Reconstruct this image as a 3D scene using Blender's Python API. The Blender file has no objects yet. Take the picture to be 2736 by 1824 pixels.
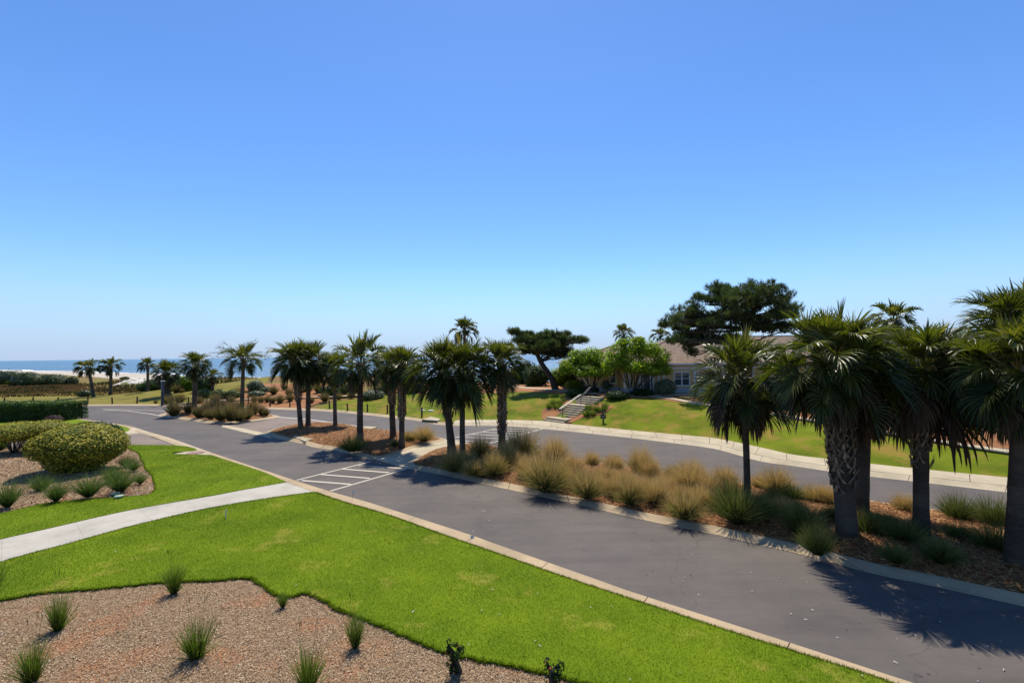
import bpy, bmesh, math, random
import numpy as np
from math import radians, sin, cos, pi, sqrt, atan2
from mathutils import Vector, Matrix
from mathutils.geometry import delaunay_2d_cdt
random.seed(7)
rng = np.random.default_rng(7)
SC = bpy.context.scene
COL = SC.collection

# ---------------------------------------------------------------- camera, sky, sun, exposure
F = 1216.0; CAMZ = 6.0
cam = bpy.data.cameras.new("camera"); camo = bpy.data.objects.new("camera", cam); COL.objects.link(camo)
cam.sensor_width = 36.0; cam.lens = 36.0 * F / 2736.0
cam.clip_start = 0.1; cam.clip_end = 90000
CR = Matrix.Rotation(radians(90 + 1.66), 3, 'X') @ Matrix.Rotation(radians(-0.69), 3, 'Z')
camo.matrix_world = Matrix.Translation((0, 0, CAMZ)) @ CR.to_4x4()
SC.camera = camo
SUN_EL, SUN_AZ = 61.0, 0.5          # sun ahead of the camera, a little to the left of its axis
w = bpy.data.worlds.new("World"); SC.world = w; w.use_nodes = True
nt = w.node_tree; bg = nt.nodes["Background"]
sky = nt.nodes.new("ShaderNodeTexSky"); sky.sky_type = 'NISHITA'; sky.sun_disc = False
sky.sun_elevation = radians(SUN_EL); sky.sun_rotation = radians(-SUN_AZ)
sky.altitude = 0; sky.air_density = 1.0; sky.dust_density = 0.12; sky.ozone_density = 4.0
hs = nt.nodes.new("ShaderNodeHueSaturation"); hs.inputs["Saturation"].default_value = 1.12; nt.links.new(sky.outputs[0], hs.inputs["Color"])
tn = nt.nodes.new("ShaderNodeMix"); tn.data_type = 'RGBA'; tn.blend_type = 'MULTIPLY'; tn.inputs[0].default_value = 1.0
nt.links.new(hs.outputs[0], tn.inputs[6]); tn.inputs[7].default_value = (1.22, 1.37, 1.62, 1)
# pale blue sea air low over the horizon
tcw = nt.nodes.new("ShaderNodeTexCoord"); spw = nt.nodes.new("ShaderNodeSeparateXYZ"); nt.links.new(tcw.outputs["Generated"], spw.inputs[0])
mr = nt.nodes.new("ShaderNodeMapRange"); mr.interpolation_type = 'SMOOTHSTEP'; mr.inputs[1].default_value = -.02; mr.inputs[2].default_value = .19; mr.inputs[3].default_value = .88; mr.inputs[4].default_value = 0.0
nt.links.new(spw.outputs[2], mr.inputs[0])
hm = nt.nodes.new("ShaderNodeMix"); hm.data_type = 'RGBA'; nt.links.new(mr.outputs[0], hm.inputs[0]); nt.links.new(tn.outputs[2], hm.inputs[6]); hm.inputs[7].default_value = (3.9, 5.3, 7.9, 1)
nt.links.new(hm.outputs[2], bg.inputs[0]); bg.inputs[1].default_value = 0.086
sun = bpy.data.lights.new("sun", 'SUN'); sun.energy = 5.0; sun.angle = radians(0.5); sun.color = (1, 0.93, 0.80)
suno = bpy.data.objects.new("sun", sun); COL.objects.link(suno)
sd = Vector((-sin(radians(SUN_AZ)) * cos(radians(SUN_EL)), cos(radians(SUN_AZ)) * cos(radians(SUN_EL)), sin(radians(SUN_EL))))
suno.rotation_euler = sd.to_track_quat('Z', 'Y').to_euler(); suno.location = (0, 0, 50)
SC.view_settings.view_transform = 'Standard'; SC.view_settings.look = 'None'
SC.view_settings.exposure = 0.32; SC.view_settings.gamma = 1.0
SC.cycles.max_bounces = 6; SC.cycles.transparent_max_bounces = 6

# ---------------------------------------------------------------- measured points
def rayd(px, py):
    return CR @ Vector(((px - 1368) / F, -(py - 912) / F, -1))
def G(px, py, z=0.0):
    d = rayd(px, py); t = (z - CAMZ) / d.z
    return (d.x * t, d.y * t)
def at(px, py, Y):
    d = rayd(px, py); t = Y / d.y
    return Vector((d.x * t, Y, CAMZ + d.z * t))
def ipts(s): return [tuple(float(v) for v in p.split(',')) for p in s.split()]
def gp(s, z=0.0): return [G(x, y, z) for x, y in ipts(s)]

# ---------------------------------------------------------------- ground height
OUT = gp("-600,1084 -300,1083 0,1082.5 176,1082 387,1081 447,1082 500,1083 550,1083.5 620,1085 686,1088.5 808,1092 898,1096.5 987,1105 1062,1112.5 1124,1120 1166,1129 1208,1130 1225,1124.7 1328,1124 1450,1127 1498,1133 1587,1142.6 1706.5,1154.5 1796,1163 1900,1172.4 1943,1180 2014,1195 2062,1206 2125,1220 2229.7,1232 2304,1241 2441,1256 2691,1281 2900,1303 3300,1345 3900,1410")
OA = np.array(OUT)
TX = np.array([-400, -95, -70, -55, -42, -28, -12, 0, 8, 15, 22, 32, 60, 400.])
TS = np.array([0, 1.5, 3, 6, 12, 20, 35, 60.])
TZ = np.array([
 [0,0,0,0,0,0,-.2,-.4],[0,0,0,0,0,0,-.2,-.4],[0,0,0,.05,.1,.2,.2,-.2],[0,0,.1,.3,.8,1.2,1.3,.8],[0,.1,.3,.9,1.9,2.6,2.9,2],
 [0,.15,.4,1.0,2.0,2.7,2.8,2],[0,.2,.5,1.0,1.7,2.0,2.1,1.8],[0,.3,.8,1.5,1.9,2,2,1.8],[0,.4,1.05,1.9,1.95,2,2,1.8],
 [0,.4,1.0,1.6,1.95,2,2,1.8],[0,.3,.6,1.2,1.7,1.9,2,1.8],[0,.25,.5,1.0,1.4,1.8,2,1.8],[0,.25,.5,1.0,1.4,1.8,2,1.8],[0,.25,.5,1.0,1.4,1.8,2,1.8]])
WX = np.array([-3000, -513, -351, -225, -138, -60, 0, 100, 600, 3000.]); WY = np.array([2000, 456, 365, 283, 219, 165, 138, 125, 125, 125.])
def sm(t): t = np.clip(t, 0, 1); return t * t * (3 - 2 * t)
def sdist(x, y):
    x = np.atleast_1d(np.asarray(x, float)); y = np.atleast_1d(np.asarray(y, float))
    best = np.full(x.shape, 1e9)
    for i in range(len(OA) - 1):
        a = OA[i]; b = OA[i + 1]; d = b - a; L = d @ d
        t = np.clip(((x - a[0]) * d[0] + (y - a[1]) * d[1]) / L, 0, 1)
        best = np.minimum(best, np.hypot(x - a[0] - t * d[0], y - a[1] - t * d[1]))
    return np.where(y > np.interp(x, OA[:, 0], OA[:, 1]), best, -best)
DUNES = [(-88, 104, 9, 6, 1.3), (-118, 122, 14, 7, 1.0), (-150, 135, 20, 9, 1.2), (-60, 98, 10, 8, 1.0), (-70, 112, 16, 8, .8), (-200, 150, 30, 12, 1.4), (-103, 118, 6, 4, .8)]
def hgt(x, y):
    x = np.atleast_1d(np.asarray(x, float)); y = np.atleast_1d(np.asarray(y, float))
    s = sdist(x, y); sc = np.clip(s, 0, 60)
    ix = np.clip(np.searchsorted(TX, x) - 1, 0, len(TX) - 2); fx = sm((x - TX[ix]) / (TX[ix + 1] - TX[ix]))
    z0 = np.zeros_like(x); z1 = np.zeros_like(x)
    for k in range(len(TX)):
        zk = np.interp(sc, TS, TZ[k])
        z0 = np.where(ix == k, zk, z0); z1 = np.where(ix + 1 == k, zk, z1)
    z = z0 * (1 - fx) + z1 * fx
    for cx, cy, rx, ry, hh in DUNES:
        z = z + hh * np.exp(-((x - cx) / rx) ** 2 - ((y - cy) / ry) ** 2)
    z = z + np.where(s > 8, 0.10 * np.sin(x * .23 + 1.3) * np.sin(y * .19) * sm((s - 8) / 10), 0)
    t = np.interp(x, WX, WY) - y
    beach = -3 + 0.016 * np.minimum(t, 90)
    k = sm((t - 30) / 45)
    z = z * k + beach * (1 - k)
    return z
def h1(x, y): return float(hgt(x, y)[0])
def GT(px, py):
    """where the line of sight meets the terrain"""
    d = rayd(px, py); d = d / d.y
    ys = np.concatenate([np.arange(6, 140, .1), np.arange(140, 700, 1)])
    zz = CAMZ + d.z * ys; hh = hgt(d.x * ys, ys)
    i = np.argmax(zz < hh)
    return (d.x * ys[i], ys[i]) if zz[i] < hh[i] else G(px, py, -1)
def gt(s): return [GT(x, y) for x, y in ipts(s)]

# ---------------------------------------------------------------- mesh helpers
def tagit(o, label=None, cat=None, group=None, kind=None):
    if label: o["label"] = label
    if cat: o["category"] = cat
    if group: o["group"] = group
    if kind: o["kind"] = kind
    return o
def mkmesh(name, V, Fc, rnd=None, smooth=False):
    m = bpy.data.meshes.new(name)
    V = np.asarray(V, np.float32)
    if isinstance(Fc, np.ndarray):
        n = len(Fc); k = Fc.shape[1]
        m.vertices.add(len(V)); m.vertices.foreach_set("co", V.ravel())
        m.loops.add(n * k); m.loops.foreach_set("vertex_index", Fc.astype(np.int32).ravel())
        m.polygons.add(n); m.polygons.foreach_set("loop_start", np.arange(0, n * k, k, dtype=np.int32))
        m.update(calc_edges=True)
    else:
        m.from_pydata([tuple(map(float, v)) for v in V], [], Fc)
        m.update()
    if rnd is not None:
        a = m.attributes.new("rnd", 'FLOAT', 'FACE'); a.data.foreach_set("value", np.asarray(rnd, np.float32))
    if smooth:
        m.polygons.foreach_set("use_smooth", np.ones(len(m.polygons), bool))
    return m
def link(name, mesh, mat=None, parent=None):
    o = bpy.data.objects.new(name, mesh); COL.objects.link(o)
    if mat is not None and mesh is not None and not mesh.materials: mesh.materials.append(mat)
    if parent is not None: o.parent = parent
    return o
class MB:
    def __init__(s): s.v = []; s.f = []; s.r = []
    def face(s, pts, r=.5):
        i = len(s.v); s.v.extend([tuple(p) for p in pts]); s.f.append(tuple(range(i, i + len(pts)))); s.r.append(r)
    def box(s, c, d, rz=0, r=.5, taper=1.0, rx=0):
        cx, cy, cz = c; a, b, h = d[0] / 2, d[1] / 2, d[2] / 2
        M = Matrix.Rotation(rz, 3, 'Z') @ Matrix.Rotation(rx, 3, 'X')
        P = []
        for z, k in ((-h, 1), (h, taper)):
            for x, y in ((-a, -b), (a, -b), (a, b), (-a, b)):
                p = M @ Vector((x * k, y * k, z)); P.append((p.x + cx, p.y + cy, p.z + cz))
        i = len(s.v); s.v += P
        for q in ((0, 3, 2, 1), (4, 5, 6, 7), (0, 1, 5, 4), (1, 2, 6, 5), (2, 3, 7, 6), (3, 0, 4, 7)):
            s.f.append(tuple(i + j for j in q)); s.r.append(r)
    def tube(s, pts, rad, n=8, r=.5, cap=True, rr=None):
        pts = [Vector(p) for p in pts]; base = len(s.v)
        for k, p in enumerate(pts):
            d = (pts[min(k + 1, len(pts) - 1)] - pts[max(k - 1, 0)]).normalized()
            u = d.cross(Vector((0, 0, 1)) if abs(d.z) < .9 else Vector((1, 0, 0))).normalized(); v = d.cross(u)
            R_ = rad[k] if isinstance(rad, (list, tuple)) else rad
            for j in range(n):
                a = 2 * pi * j / n; s.v.append(tuple(p + (u * cos(a) + v * sin(a)) * R_))
        for k in range(len(pts) - 1):
            for j in range(n):
                a = base + k * n + j; b = base + k * n + (j + 1) % n
                s.f.append((a, b, b + n, a + n)); s.r.append(r if rr is None else rr[k])
        if cap:
            s.f.append(tuple(base + j for j in range(n))[::-1]); s.r.append(r)
            s.f.append(tuple(base + (len(pts) - 1) * n + j for j in range(n))); s.r.append(r)
    def ell(s, c, R_, seg=10, ring=6, r=.1, jit=0):
        b = len(s.v); c = Vector(c)
        for i in range(ring + 1):
            th = pi * i / ring
            for j in range(seg):
                ph = 2 * pi * j / seg; k = 1 + random.uniform(-jit, jit)
                s.v.append((c.x + R_[0] * k * sin(th) * cos(ph), c.y + R_[1] * k * sin(th) * sin(ph), c.z + R_[2] * k * cos(th)))
        for i in range(ring):
            for j in range(seg):
                a = b + i * seg + j; d = b + i * seg + (j + 1) % seg
                s.f.append((a, a + seg, d + seg, d)); s.r.append(r)
    def build(s, name, mat, parent=None, smooth=False):
        m = mkmesh(name, s.v, s.f, s.r, smooth)
        return link(name, m, mat, parent)

def smooth_line(P, sub=5, closed=False):
    n = len(P); out = []
    rng_ = range(n if closed else n - 1)
    for i in rng_:
        p0 = P[(i - 1) % n] if closed or i > 0 else P[i]; p1 = P[i]; p2 = P[(i + 1) % n]
        p3 = P[(i + 2) % n] if closed or i + 2 < n else p2
        p0, p1, p2, p3 = map(np.array, (p0, p1, p2, p3))
        # centripetal style damping of long spans
        m1 = (p2 - p0) * .5; m2 = (p3 - p1) * .5; L = np.linalg.norm(p2 - p1)
        for m_ in (m1, m2):
            lm = np.linalg.norm(m_)
            if lm > L: m_ *= L / lm
        for k in range(sub):
            t = k / sub; a = 2*t**3-3*t**2+1; b = t**3-2*t**2+t; c = -2*t**3+3*t**2; d = t**3-t**2
            out.append(tuple(a*p1 + b*m1 + c*p2 + d*m2))
    if not closed: out.append(tuple(P[-1]))
    return out
def inside(P, x, y):
    P = np.asarray(P); r = np.zeros(len(x), bool); j = len(P) - 1
    for i in range(len(P)):
        xi, yi = P[i]; xj, yj = P[j]
        if yi != yj:
            c = ((yi > y) != (yj > y)) & (x < (xj - xi) * (y - yi) / (yj - yi) + xi); r ^= c
        j = i
    return r
def edist(P, x, y):
    P = np.asarray(P); best = np.full(len(x), 1e9)
    for i in range(len(P)):
        a = P[i]; b = P[(i + 1) % len(P)]; d = b - a; L = max(d @ d, 1e-9)
        t = np.clip(((x - a[0]) * d[0] + (y - a[1]) * d[1]) / L, 0, 1)
        best = np.minimum(best, np.hypot(x - a[0] - t * d[0], y - a[1] - t * d[1]))
    return best
def area(P): return sum(P[i][0] * P[(i+1) % len(P)][1] - P[(i+1) % len(P)][0] * P[i][1] for i in range(len(P))) / 2
def sheet(name, P, off, mat, step=1.0, dome=0, domew=1.0, skirt=.06, kind='structure', flat=False, label=None):
    P = [tuple(p) for p in P]
    if area(P) < 0: P = P[::-1]
    A = np.array(P)
    # split long edges
    Q = []
    for i in range(len(P)):
        a = A[i]; b = A[(i + 1) % len(P)]; n = max(1, int(np.linalg.norm(b - a) / (step * 1.5)))
        for k in range(n): Q.append(tuple(a + (b - a) * k / n))
    gx = np.arange(A[:, 0].min(), A[:, 0].max(), step); gy = np.arange(A[:, 1].min(), A[:, 1].max(), step)
    X, Y = np.meshgrid(gx, gy); X = X.ravel() + rng.uniform(-.15, .15, X.size) * step; Y = Y.ravel() + rng.uniform(-.15, .15, Y.size) * step
    k = inside(Q, X, Y); X = X[k]; Y = Y[k]
    if len(X): k = edist(Q, X, Y) > step * .35; X = X[k]; Y = Y[k]
    pts = [Vector(q) for q in Q] + [Vector((a, b)) for a, b in zip(X, Y)]
    v, e, f, *_ = delaunay_2d_cdt(pts, [], [list(range(len(Q)))], 1, 1e-5)
    vx = np.array([(p.x, p.y) for p in v])
    z = (np.zeros(len(vx)) if flat else hgt(vx[:, 0], vx[:, 1])) + off
    if dome: z = z + dome * sm(edist(Q, vx[:, 0], vx[:, 1]) / domew)
    V = [(a, b, c) for (a, b), c in zip(vx, z)]; Fc = [tuple(t) for t in f]
    if skirt:
        cnt = {}
        for t in Fc:
            for i in range(len(t)):
                a, b = t[i], t[(i + 1) % len(t)]; cnt[(a, b)] = 1
        for (a, b) in list(cnt):
            if (b, a) not in cnt:
                i = len(V); V += [(V[a][0], V[a][1], V[a][2] - skirt), (V[b][0], V[b][1], V[b][2] - skirt)]
                Fc.append((b, a, i, i + 1))
    o = link(name, mkmesh(name, V, Fc), mat); o["kind"] = kind
    if label: o["label"] = label
    return o, Q
def resample(P, n):
    A = np.array(P); d = np.r_[0, np.cumsum(np.hypot(*np.diff(A, axis=0).T))]
    t = np.linspace(0, d[-1], n); return np.c_[np.interp(t, d, A[:, 0]), np.interp(t, d, A[:, 1])], d[-1]
def kerb(name, A, B, mat, zroad=.006, zback=.03, seg=3.0, gap=.02, ztop=None):
    """kerb between its road edge A and back edge B, cast in lengths with open joints"""
    nseg = max(1, int(resample(A, 10)[1] / seg)); per = 6
    a, L = resample(A, nseg * per + 1); b, _ = resample(B, nseg * per + 1)
    m = MB(); g = gap / (L / (nseg * per))
    prof = ((0, zroad - .08), (0, zroad), (.25, zroad + (zback - zroad) * .15), (.75, zback * .92 + zroad * .08), (.93, zback), (1, zback - .02), (1, zroad - .08))
    for sgi in range(nseg):
        rings = []
        for k in range(per + 1):
            i = sgi * per + k
            pa, pb = a[i].copy(), b[i].copy()
            if k == 0: pa += (a[i + 1] - a[i]) * g * .5; pb += (b[i + 1] - b[i]) * g * .5
            if k == per: pa -= (a[i] - a[i - 1]) * g * .5; pb -= (b[i] - b[i - 1]) * g * .5
            hz = h1(*((pa + pb) / 2))
            rings.append([(*(pa * (1 - t) + pb * t), z + hz) for t, z in prof])
        base = len(m.v); n = len(prof)
        for r_ in rings: m.v += r_
        rr = random.random()
        for k in range(per):
            for j in range(n - 1):
                q = base + k * n + j; m.f.append((q, q + 1, q + n + 1, q + n)); m.r.append(rr)
        m.f.append(tuple(base + j for j in range(n))); m.r.append(rr)
        m.f.append(tuple(base + per * n + j for j in range(n))[::-1]); m.r.append(rr)
    o = m.build(name, mat); bm = bmesh.new(); bm.from_mesh(o.data); bmesh.ops.recalc_face_normals(bm, faces=bm.faces); bm.to_mesh(o.data); bm.free()
    o["kind"] = 'structure'; return o
def offset_loop(P, d):
    if area(P) < 0: P = P[::-1]
    A = np.array(P); n = len(A); out = []
    for i in range(n):
        t = A[(i + 1) % n] - A[i - 1]; t /= max(np.linalg.norm(t), 1e-9); out.append(tuple(A[i] + np.array((t[1], -t[0])) * d))
    return out

# ---------------------------------------------------------------- materials
def nm(name, rough=.8, spec=.3):
    m = bpy.data.materials.new(name); m.use_nodes = True; t = m.node_tree; b = t.nodes["Principled BSDF"]
    b.inputs["Roughness"].default_value = rough; b.inputs["Specular IOR Level"].default_value = spec
    return m, t, b
def pos(t): 
    g = t.nodes.new("ShaderNodeNewGeometry"); return g.outputs["Position"]
def noise(t, scale, detail=4, rough=.6, vec=None, stretch=None):
    n = t.nodes.new("ShaderNodeTexNoise"); n.inputs["Scale"].default_value = scale; n.inputs["Detail"].default_value = detail
    n.inputs["Roughness"].default_value = rough
    v = vec or pos(t)
    if stretch:
        mp = t.nodes.new("ShaderNodeMapping"); mp.inputs["Scale"].default_value = stretch[:3]
        if len(stretch) > 3: mp.inputs["Rotation"].default_value = (0, 0, stretch[3])
        t.links.new(v, mp.inputs[0]); v = mp.outputs[0]
    t.links.new(v, n.inputs["Vector"]); return n.outputs["Fac"]
def ramp(t, fac, stops, interp='LINEAR'):
    r = t.nodes.new("ShaderNodeValToRGB"); e = r.color_ramp; e.interpolation = interp
    while len(e.elements) < len(stops): e.elements.new(.5)
    for el, (p, c) in zip(e.elements, stops): el.position = p; el.color = (*c, 1)
    t.links.new(fac, r.inputs[0]); return r.outputs[0]
def mix(t, fac, a, b, mode='MIX'):
    m = t.nodes.new("ShaderNodeMix"); m.data_type = 'RGBA'; m.blend_type = mode
    for sock, v in ((m.inputs[0], fac), (m.inputs[6], a), (m.inputs[7], b)):
        if isinstance(v, (int, float)): sock.default_value = v
        elif isinstance(v, tuple): sock.default_value = (*v, 1)
        else: t.links.new(v, sock)
    return m.outputs[2]
def bump(t, b, fac, strength=.3, dist=.02):
    n = t.nodes.new("ShaderNodeBump"); n.inputs["Strength"].default_value = strength; n.inputs["Distance"].default_value = dist
    t.links.new(fac, n.inputs["Height"]); t.links.new(n.outputs[0], b.inputs["Normal"])
def attr(t, name="rnd"):
    a = t.nodes.new("ShaderNodeAttribute"); a.attribute_name = name; return a.outputs["Fac"]
def ground_mat(name, c1, c2, c3, s1, s2, b=.3, bd=.02, rough=.9, stretch=None, patch=None):
    m, t, p = nm(name, rough, .15)
    base = ramp(t, noise(t, s1, 6, .7, stretch=stretch), [(.25, c1), (.5, c2), (.75, c3)])
    if patch:
        pf = ramp(t, noise(t, s2, 3, .5), [(patch[0], (0, 0, 0)), (patch[1], (1, 1, 1))]); base = mix(t, pf, base, patch[2])
    t.links.new(base, p.inputs["Base Color"]); bump(t, p, noise(t, s1 * 2.2, 4, .7), b, bd); return m
def leaf_mat(name, stops, rough=.4, spec=.5, trans=.3, tcol=None, osc=0.0):
    m, t, p = nm(name, rough, spec)
    f = attr(t)
    col = ramp(t, f, stops)
    t.links.new(col, p.inputs["Base Color"])
    if trans:
        tr = t.nodes.new("ShaderNodeBsdfTranslucent"); 
        tc = mix(t, 1.0, col, tcol or (1.0, 1.25, .5), 'MULTIPLY')
        t.links.new(tc, tr.inputs[0])
        mx = t.nodes.new("ShaderNodeMixShader"); mx.inputs[0].default_value = trans
        t.links.new(p.outputs[0], mx.inputs[1]); t.links.new(tr.outputs[0], mx.inputs[2])
        t.links.new(mx.outputs[0], t.nodes["Material Output"].inputs[0])
    return m
def plain(name, col, rough=.6, spec=.4, metal=0, var=.12, s=6, b=0):
    m, t, p = nm(name, rough, spec); p.inputs["Metallic"].default_value = metal
    c = ramp(t, noise(t, s, 5, .6), [(.3, tuple(v * (1 - var) for v in col)), (.7, tuple(min(1, v * (1 + var)) for v in col))])
    t.links.new(c, p.inputs["Base Color"])
    if b: bump(t, p, noise(t, s * 3, 4), b, .01)
    return m
def lawn_mat(name, lo, mid, hi, dry, dryness):
    m, t, p = nm(name, .9, .08)
    base = ramp(t, noise(t, 22, 5, .8), [(.25, lo), (.5, mid), (.78, hi)])
    big = noise(t, .45, 4, .6); base = mix(t, ramp(t, big, [(.38, (0, 0, 0)), (.62, (1, 1, 1))]), mix(t, .6, base, lo), mix(t, .6, base, hi))
    pf = ramp(t, noise(t, .55, 6, .72), [(dryness, (0, 0, 0)), (dryness + .16, (.85, .85, .85))]); base = mix(t, pf, base, dry)
    t.links.new(base, p.inputs["Base Color"]); bump(t, p, noise(t, 70, 3, .8), .55, .02); return m, t, base, p
M = {}
M['lawn'] = lawn_mat('lawn', (.10, .165, .006), (.138, .21, .007), (.185, .26, .010), (.34, .31, .05), .56)[0]
M['blade'], t_, base_, p_ = lawn_mat('grass_blades', (.10, .165, .006), (.138, .21, .007), (.185, .26, .010), (.34, .31, .05), .56)
t_.links.remove(p_.inputs["Normal"].links[0])
tr_ = t_.nodes.new("ShaderNodeBsdfTranslucent"); t_.links.new(base_, tr_.inputs[0]); mx_ = t_.nodes.new("ShaderNodeMixShader"); mx_.inputs[0].default_value = .6
t_.links.new(p_.outputs[0], mx_.inputs[1]); t_.links.new(tr_.outputs[0], mx_.inputs[2]); t_.links.new(mx_.outputs[0], t_.nodes["Material Output"].inputs[0])
M['farlawn'] = lawn_mat('far_lawn', (.08, .115, .004), (.13, .165, .006), (.18, .22, .008), (.29, .19, .04), .47)[0]
M['drylawn'] = lawn_mat('dry_lawn', (.14, .13, .02), (.19, .165, .03), (.24, .21, .035), (.27, .20, .08), .50)[0]
M['meadow'] = ground_mat('meadow_ground', (.13, .085, .03), (.19, .13, .045), (.17, .16, .04), .9, .12, .8, .1, patch=(.5, .62, (.16, .18, .035)), stretch=(.35, 1, 1))
M['sand'] = ground_mat('beach_sand', (.46, .41, .34), (.54, .49, .41), (.60, .55, .47), .3, .03, .25, .05)
M['dunesand'] = ground_mat('dune_sand', (.5, .46, .40), (.62, .58, .52), (.68, .64, .58), .9, .5, .4, .08, patch=(.55, .6, (.14, .15, .04)))
M['straw'] = ground_mat('pine_straw', (.17, .07, .028), (.38, .17, .07), (.55, .28, .125), 24, .8, .9, .05, stretch=(1, .35, 1, .6), patch=(.5, .75, (.22, .085, .04)))
M['mulch'] = ground_mat('wood_chip_mulch', (.17, .10, .05), (.35, .235, .135), (.50, .36, .225), 22, .7, .9, .05, patch=(.52, .66, (.44, .21, .10)))
M['soil'] = ground_mat('soil', (.03, .02, .012), (.05, .035, .02), (.08, .055, .03), 8, 1, .5, .03)
def asphalt(name, a, b_, c):
    m, t, p = nm(name, .78, .28)
    fine = ramp(t, noise(t, 70, 3, .8), [(.3, a), (.5, b_), (.72, c)])
    big = ramp(t, noise(t, .35, 7, .72), [(.35, (.80, .80, .83)), (.65, (1.14, 1.09, 1.07))])
    col = mix(t, 1.0, fine, big, 'MULTIPLY')
    st = ramp(t, noise(t, 1.1, 6, .75, stretch=(.10, 1, 1, .66)), [(.40, (1.05, 1.04, 1.03)), (.7, (.78, .78, .80))]); col = mix(t, 1.0, col, st, 'MULTIPLY')
    sp = ramp(t, noise(t, 26, 2, .5), [(.72, (0, 0, 0)), (.76, (1, 1, 1))]); col = mix(t, sp, col, (.26, .23, .2))
    vo = t.nodes.new("ShaderNodeTexVoronoi"); vo.feature = 'DISTANCE_TO_EDGE'; vo.inputs["Scale"].default_value = .16
    wm = t.nodes.new("ShaderNodeMix"); wm.data_type = 'VECTOR'; wm.inputs[0].default_value = .06
    nz = t.nodes.new("ShaderNodeTexNoise"); nz.inputs["Scale"].default_value = 1.2; nz.inputs["Detail"].default_value = 5; t.links.new(pos(t), nz.inputs["Vector"])
    sc_ = t.nodes.new("ShaderNodeVectorMath"); sc_.operation = 'MULTIPLY_ADD'; t.links.new(nz.outputs["Color"], sc_.inputs[0]); sc_.inputs[1].default_value = (1.6, 1.6, 0); t.links.new(pos(t), sc_.inputs[2]); t.links.new(sc_.outputs[0], vo.inputs["Vector"])
    cr = ramp(t, vo.outputs["Distance"], [(0, (.62, .62, .64)), (.0035, (1, 1, 1))]); col = mix(t, .8, col, cr, 'MULTIPLY')
    t.links.new(col, p.inputs["Base Color"]); bump(t, p, noise(t, 90, 3, .8), .5, .008); return m
M['asphalt'] = asphalt('asphalt', (.086, .075, .066), (.113, .099, .087), (.15, .131, .116))
M['brownasphalt'] = asphalt('old_asphalt', (.19, .15, .115), (.235, .185, .145), (.29, .235, .185))
def concrete(name, col, var=.1, s=12, joints=None):
    m, t, p = nm(name, .85, .25)
    c = ramp(t, noise(t, s, 6, .7), [(.25, tuple(v * (1 - var * 1.6) for v in col)), (.5, col), (.75, tuple(min(1, v * (1 + var)) for v in col))])
    g = ramp(t, noise(t, .6, 5, .65), [(.35, (.80, .79, .77)), (.6, (1.04, 1.02, 1.0))]); c = mix(t, 1.0, c, g, 'MULTIPLY')
    sp = ramp(t, noise(t, 60, 2, .5), [(.66, (0, 0, 0)), (.72, (1, 1, 1))]); c = mix(t, mix(t, 1.0, sp, (.5, .5, .5), 'MULTIPLY'), c, tuple(v * .55 for v in col))
    t.links.new(c, p.inputs["Base Color"]); bump(t, p, noise(t, 55, 3), .35, .008); return m
M['walk'] = concrete('white_concrete', (.47, .44, .375), .05, 4)
M['kerb'] = concrete('exposed_aggregate_concrete', (.45, .345, .215), .18, 30)
M['side'] = concrete('tan_concrete', (.50, .425, .295), .07, 5)
M['paint'] = plain('road_paint', (.62, .56, .45), .7, .3, var=.1, s=8)
M['iron'] = plain('dark_iron', (.03, .03, .032), .5, .5, metal=.3)
M['black'] = plain('throat_shade_black', (.012, .012, .012), .9, .1)
# ================================================================ the ground
def axis(lo, hi, a, b, st, g=1.12):
    v = list(np.arange(a, b + .01, st)); d = st
    x = b
    while x < hi: d *= g; x += d; v.append(min(x, hi))
    x = a; d = st; L = []
    while x > lo: d *= g; x -= d; L.append(max(x, lo))
    return np.array(L[::-1] + v)
gx = axis(-1500, 900, -100, 60, 1.0); gy = axis(-40, 620, 4, 110, 1.0)
XX, YY = np.meshgrid(gx, gy); zz = hgt(XX.ravel(), YY.ravel())
# the built-up surfaces lie a little above this sheet
sd_ = sdist(XX.ravel(), YY.ravel()); zz = zz - .05
n1, n2 = len(gx), len(gy)
ii = (np.arange(n2 - 1)[:, None] * n1 + np.arange(n1 - 1)[None, :]).ravel()
gm = mkmesh('ground', np.c_[XX.ravel(), YY.ravel(), zz], np.c_[ii, ii + 1, ii + n1 + 1, ii + n1], smooth=True)
go = link('ground', gm, None)
# meadow inland, sand from the dune foot to the water
m, t, p = nm('meadow_and_beach', .9, .1)
pp = pos(t); sep = t.nodes.new("ShaderNodeSeparateXYZ"); t.links.new(pp, sep.inputs[0])
md = ramp(t, noise(t, .8, 6, .7, stretch=(.3, 1.6, 1)), [(.3, (.15, .085, .035)), (.5, (.215, .135, .05)), (.7, (.17, .17, .045))])
grn = ramp(t, noise(t, .13, 4, .6, stretch=(.35, 1.5, 1)), [(.52, (0, 0, 0)), (.62, (1, 1, 1))]); md = mix(t, grn, md, (.17, .19, .035))
sd2 = ramp(t, noise(t, .12, 5, .6, stretch=(.3, 1, 1)), [(.3, (.42, .37, .30)), (.7, (.56, .50, .42))])
def ma(t, op, a, b=None, clamp=False):
    n = t.nodes.new("ShaderNodeMath"); n.operation = op; n.use_clamp = clamp
    for s_, v in ((n.inputs[0], a), (n.inputs[1], b)):
        if v is None: continue
        if isinstance(v, (int, float)): s_.default_value = v
        else: t.links.new(v, s_)
    return n.outputs[0]
zf = ma(t, 'ADD', sep.outputs[2], ma(t, 'MULTIPLY', ma(t, 'SUBTRACT', noise(t, .25, 4), .5), 1.2))
fz = ma(t, 'DIVIDE', ma(t, 'ADD', zf, 1.25), .3, True)
t.links.new(mix(t, fz, sd2, md), p.inputs["Base Color"]); bump(t, p, noise(t, 2.5, 5, .8), .7, .15)
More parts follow.
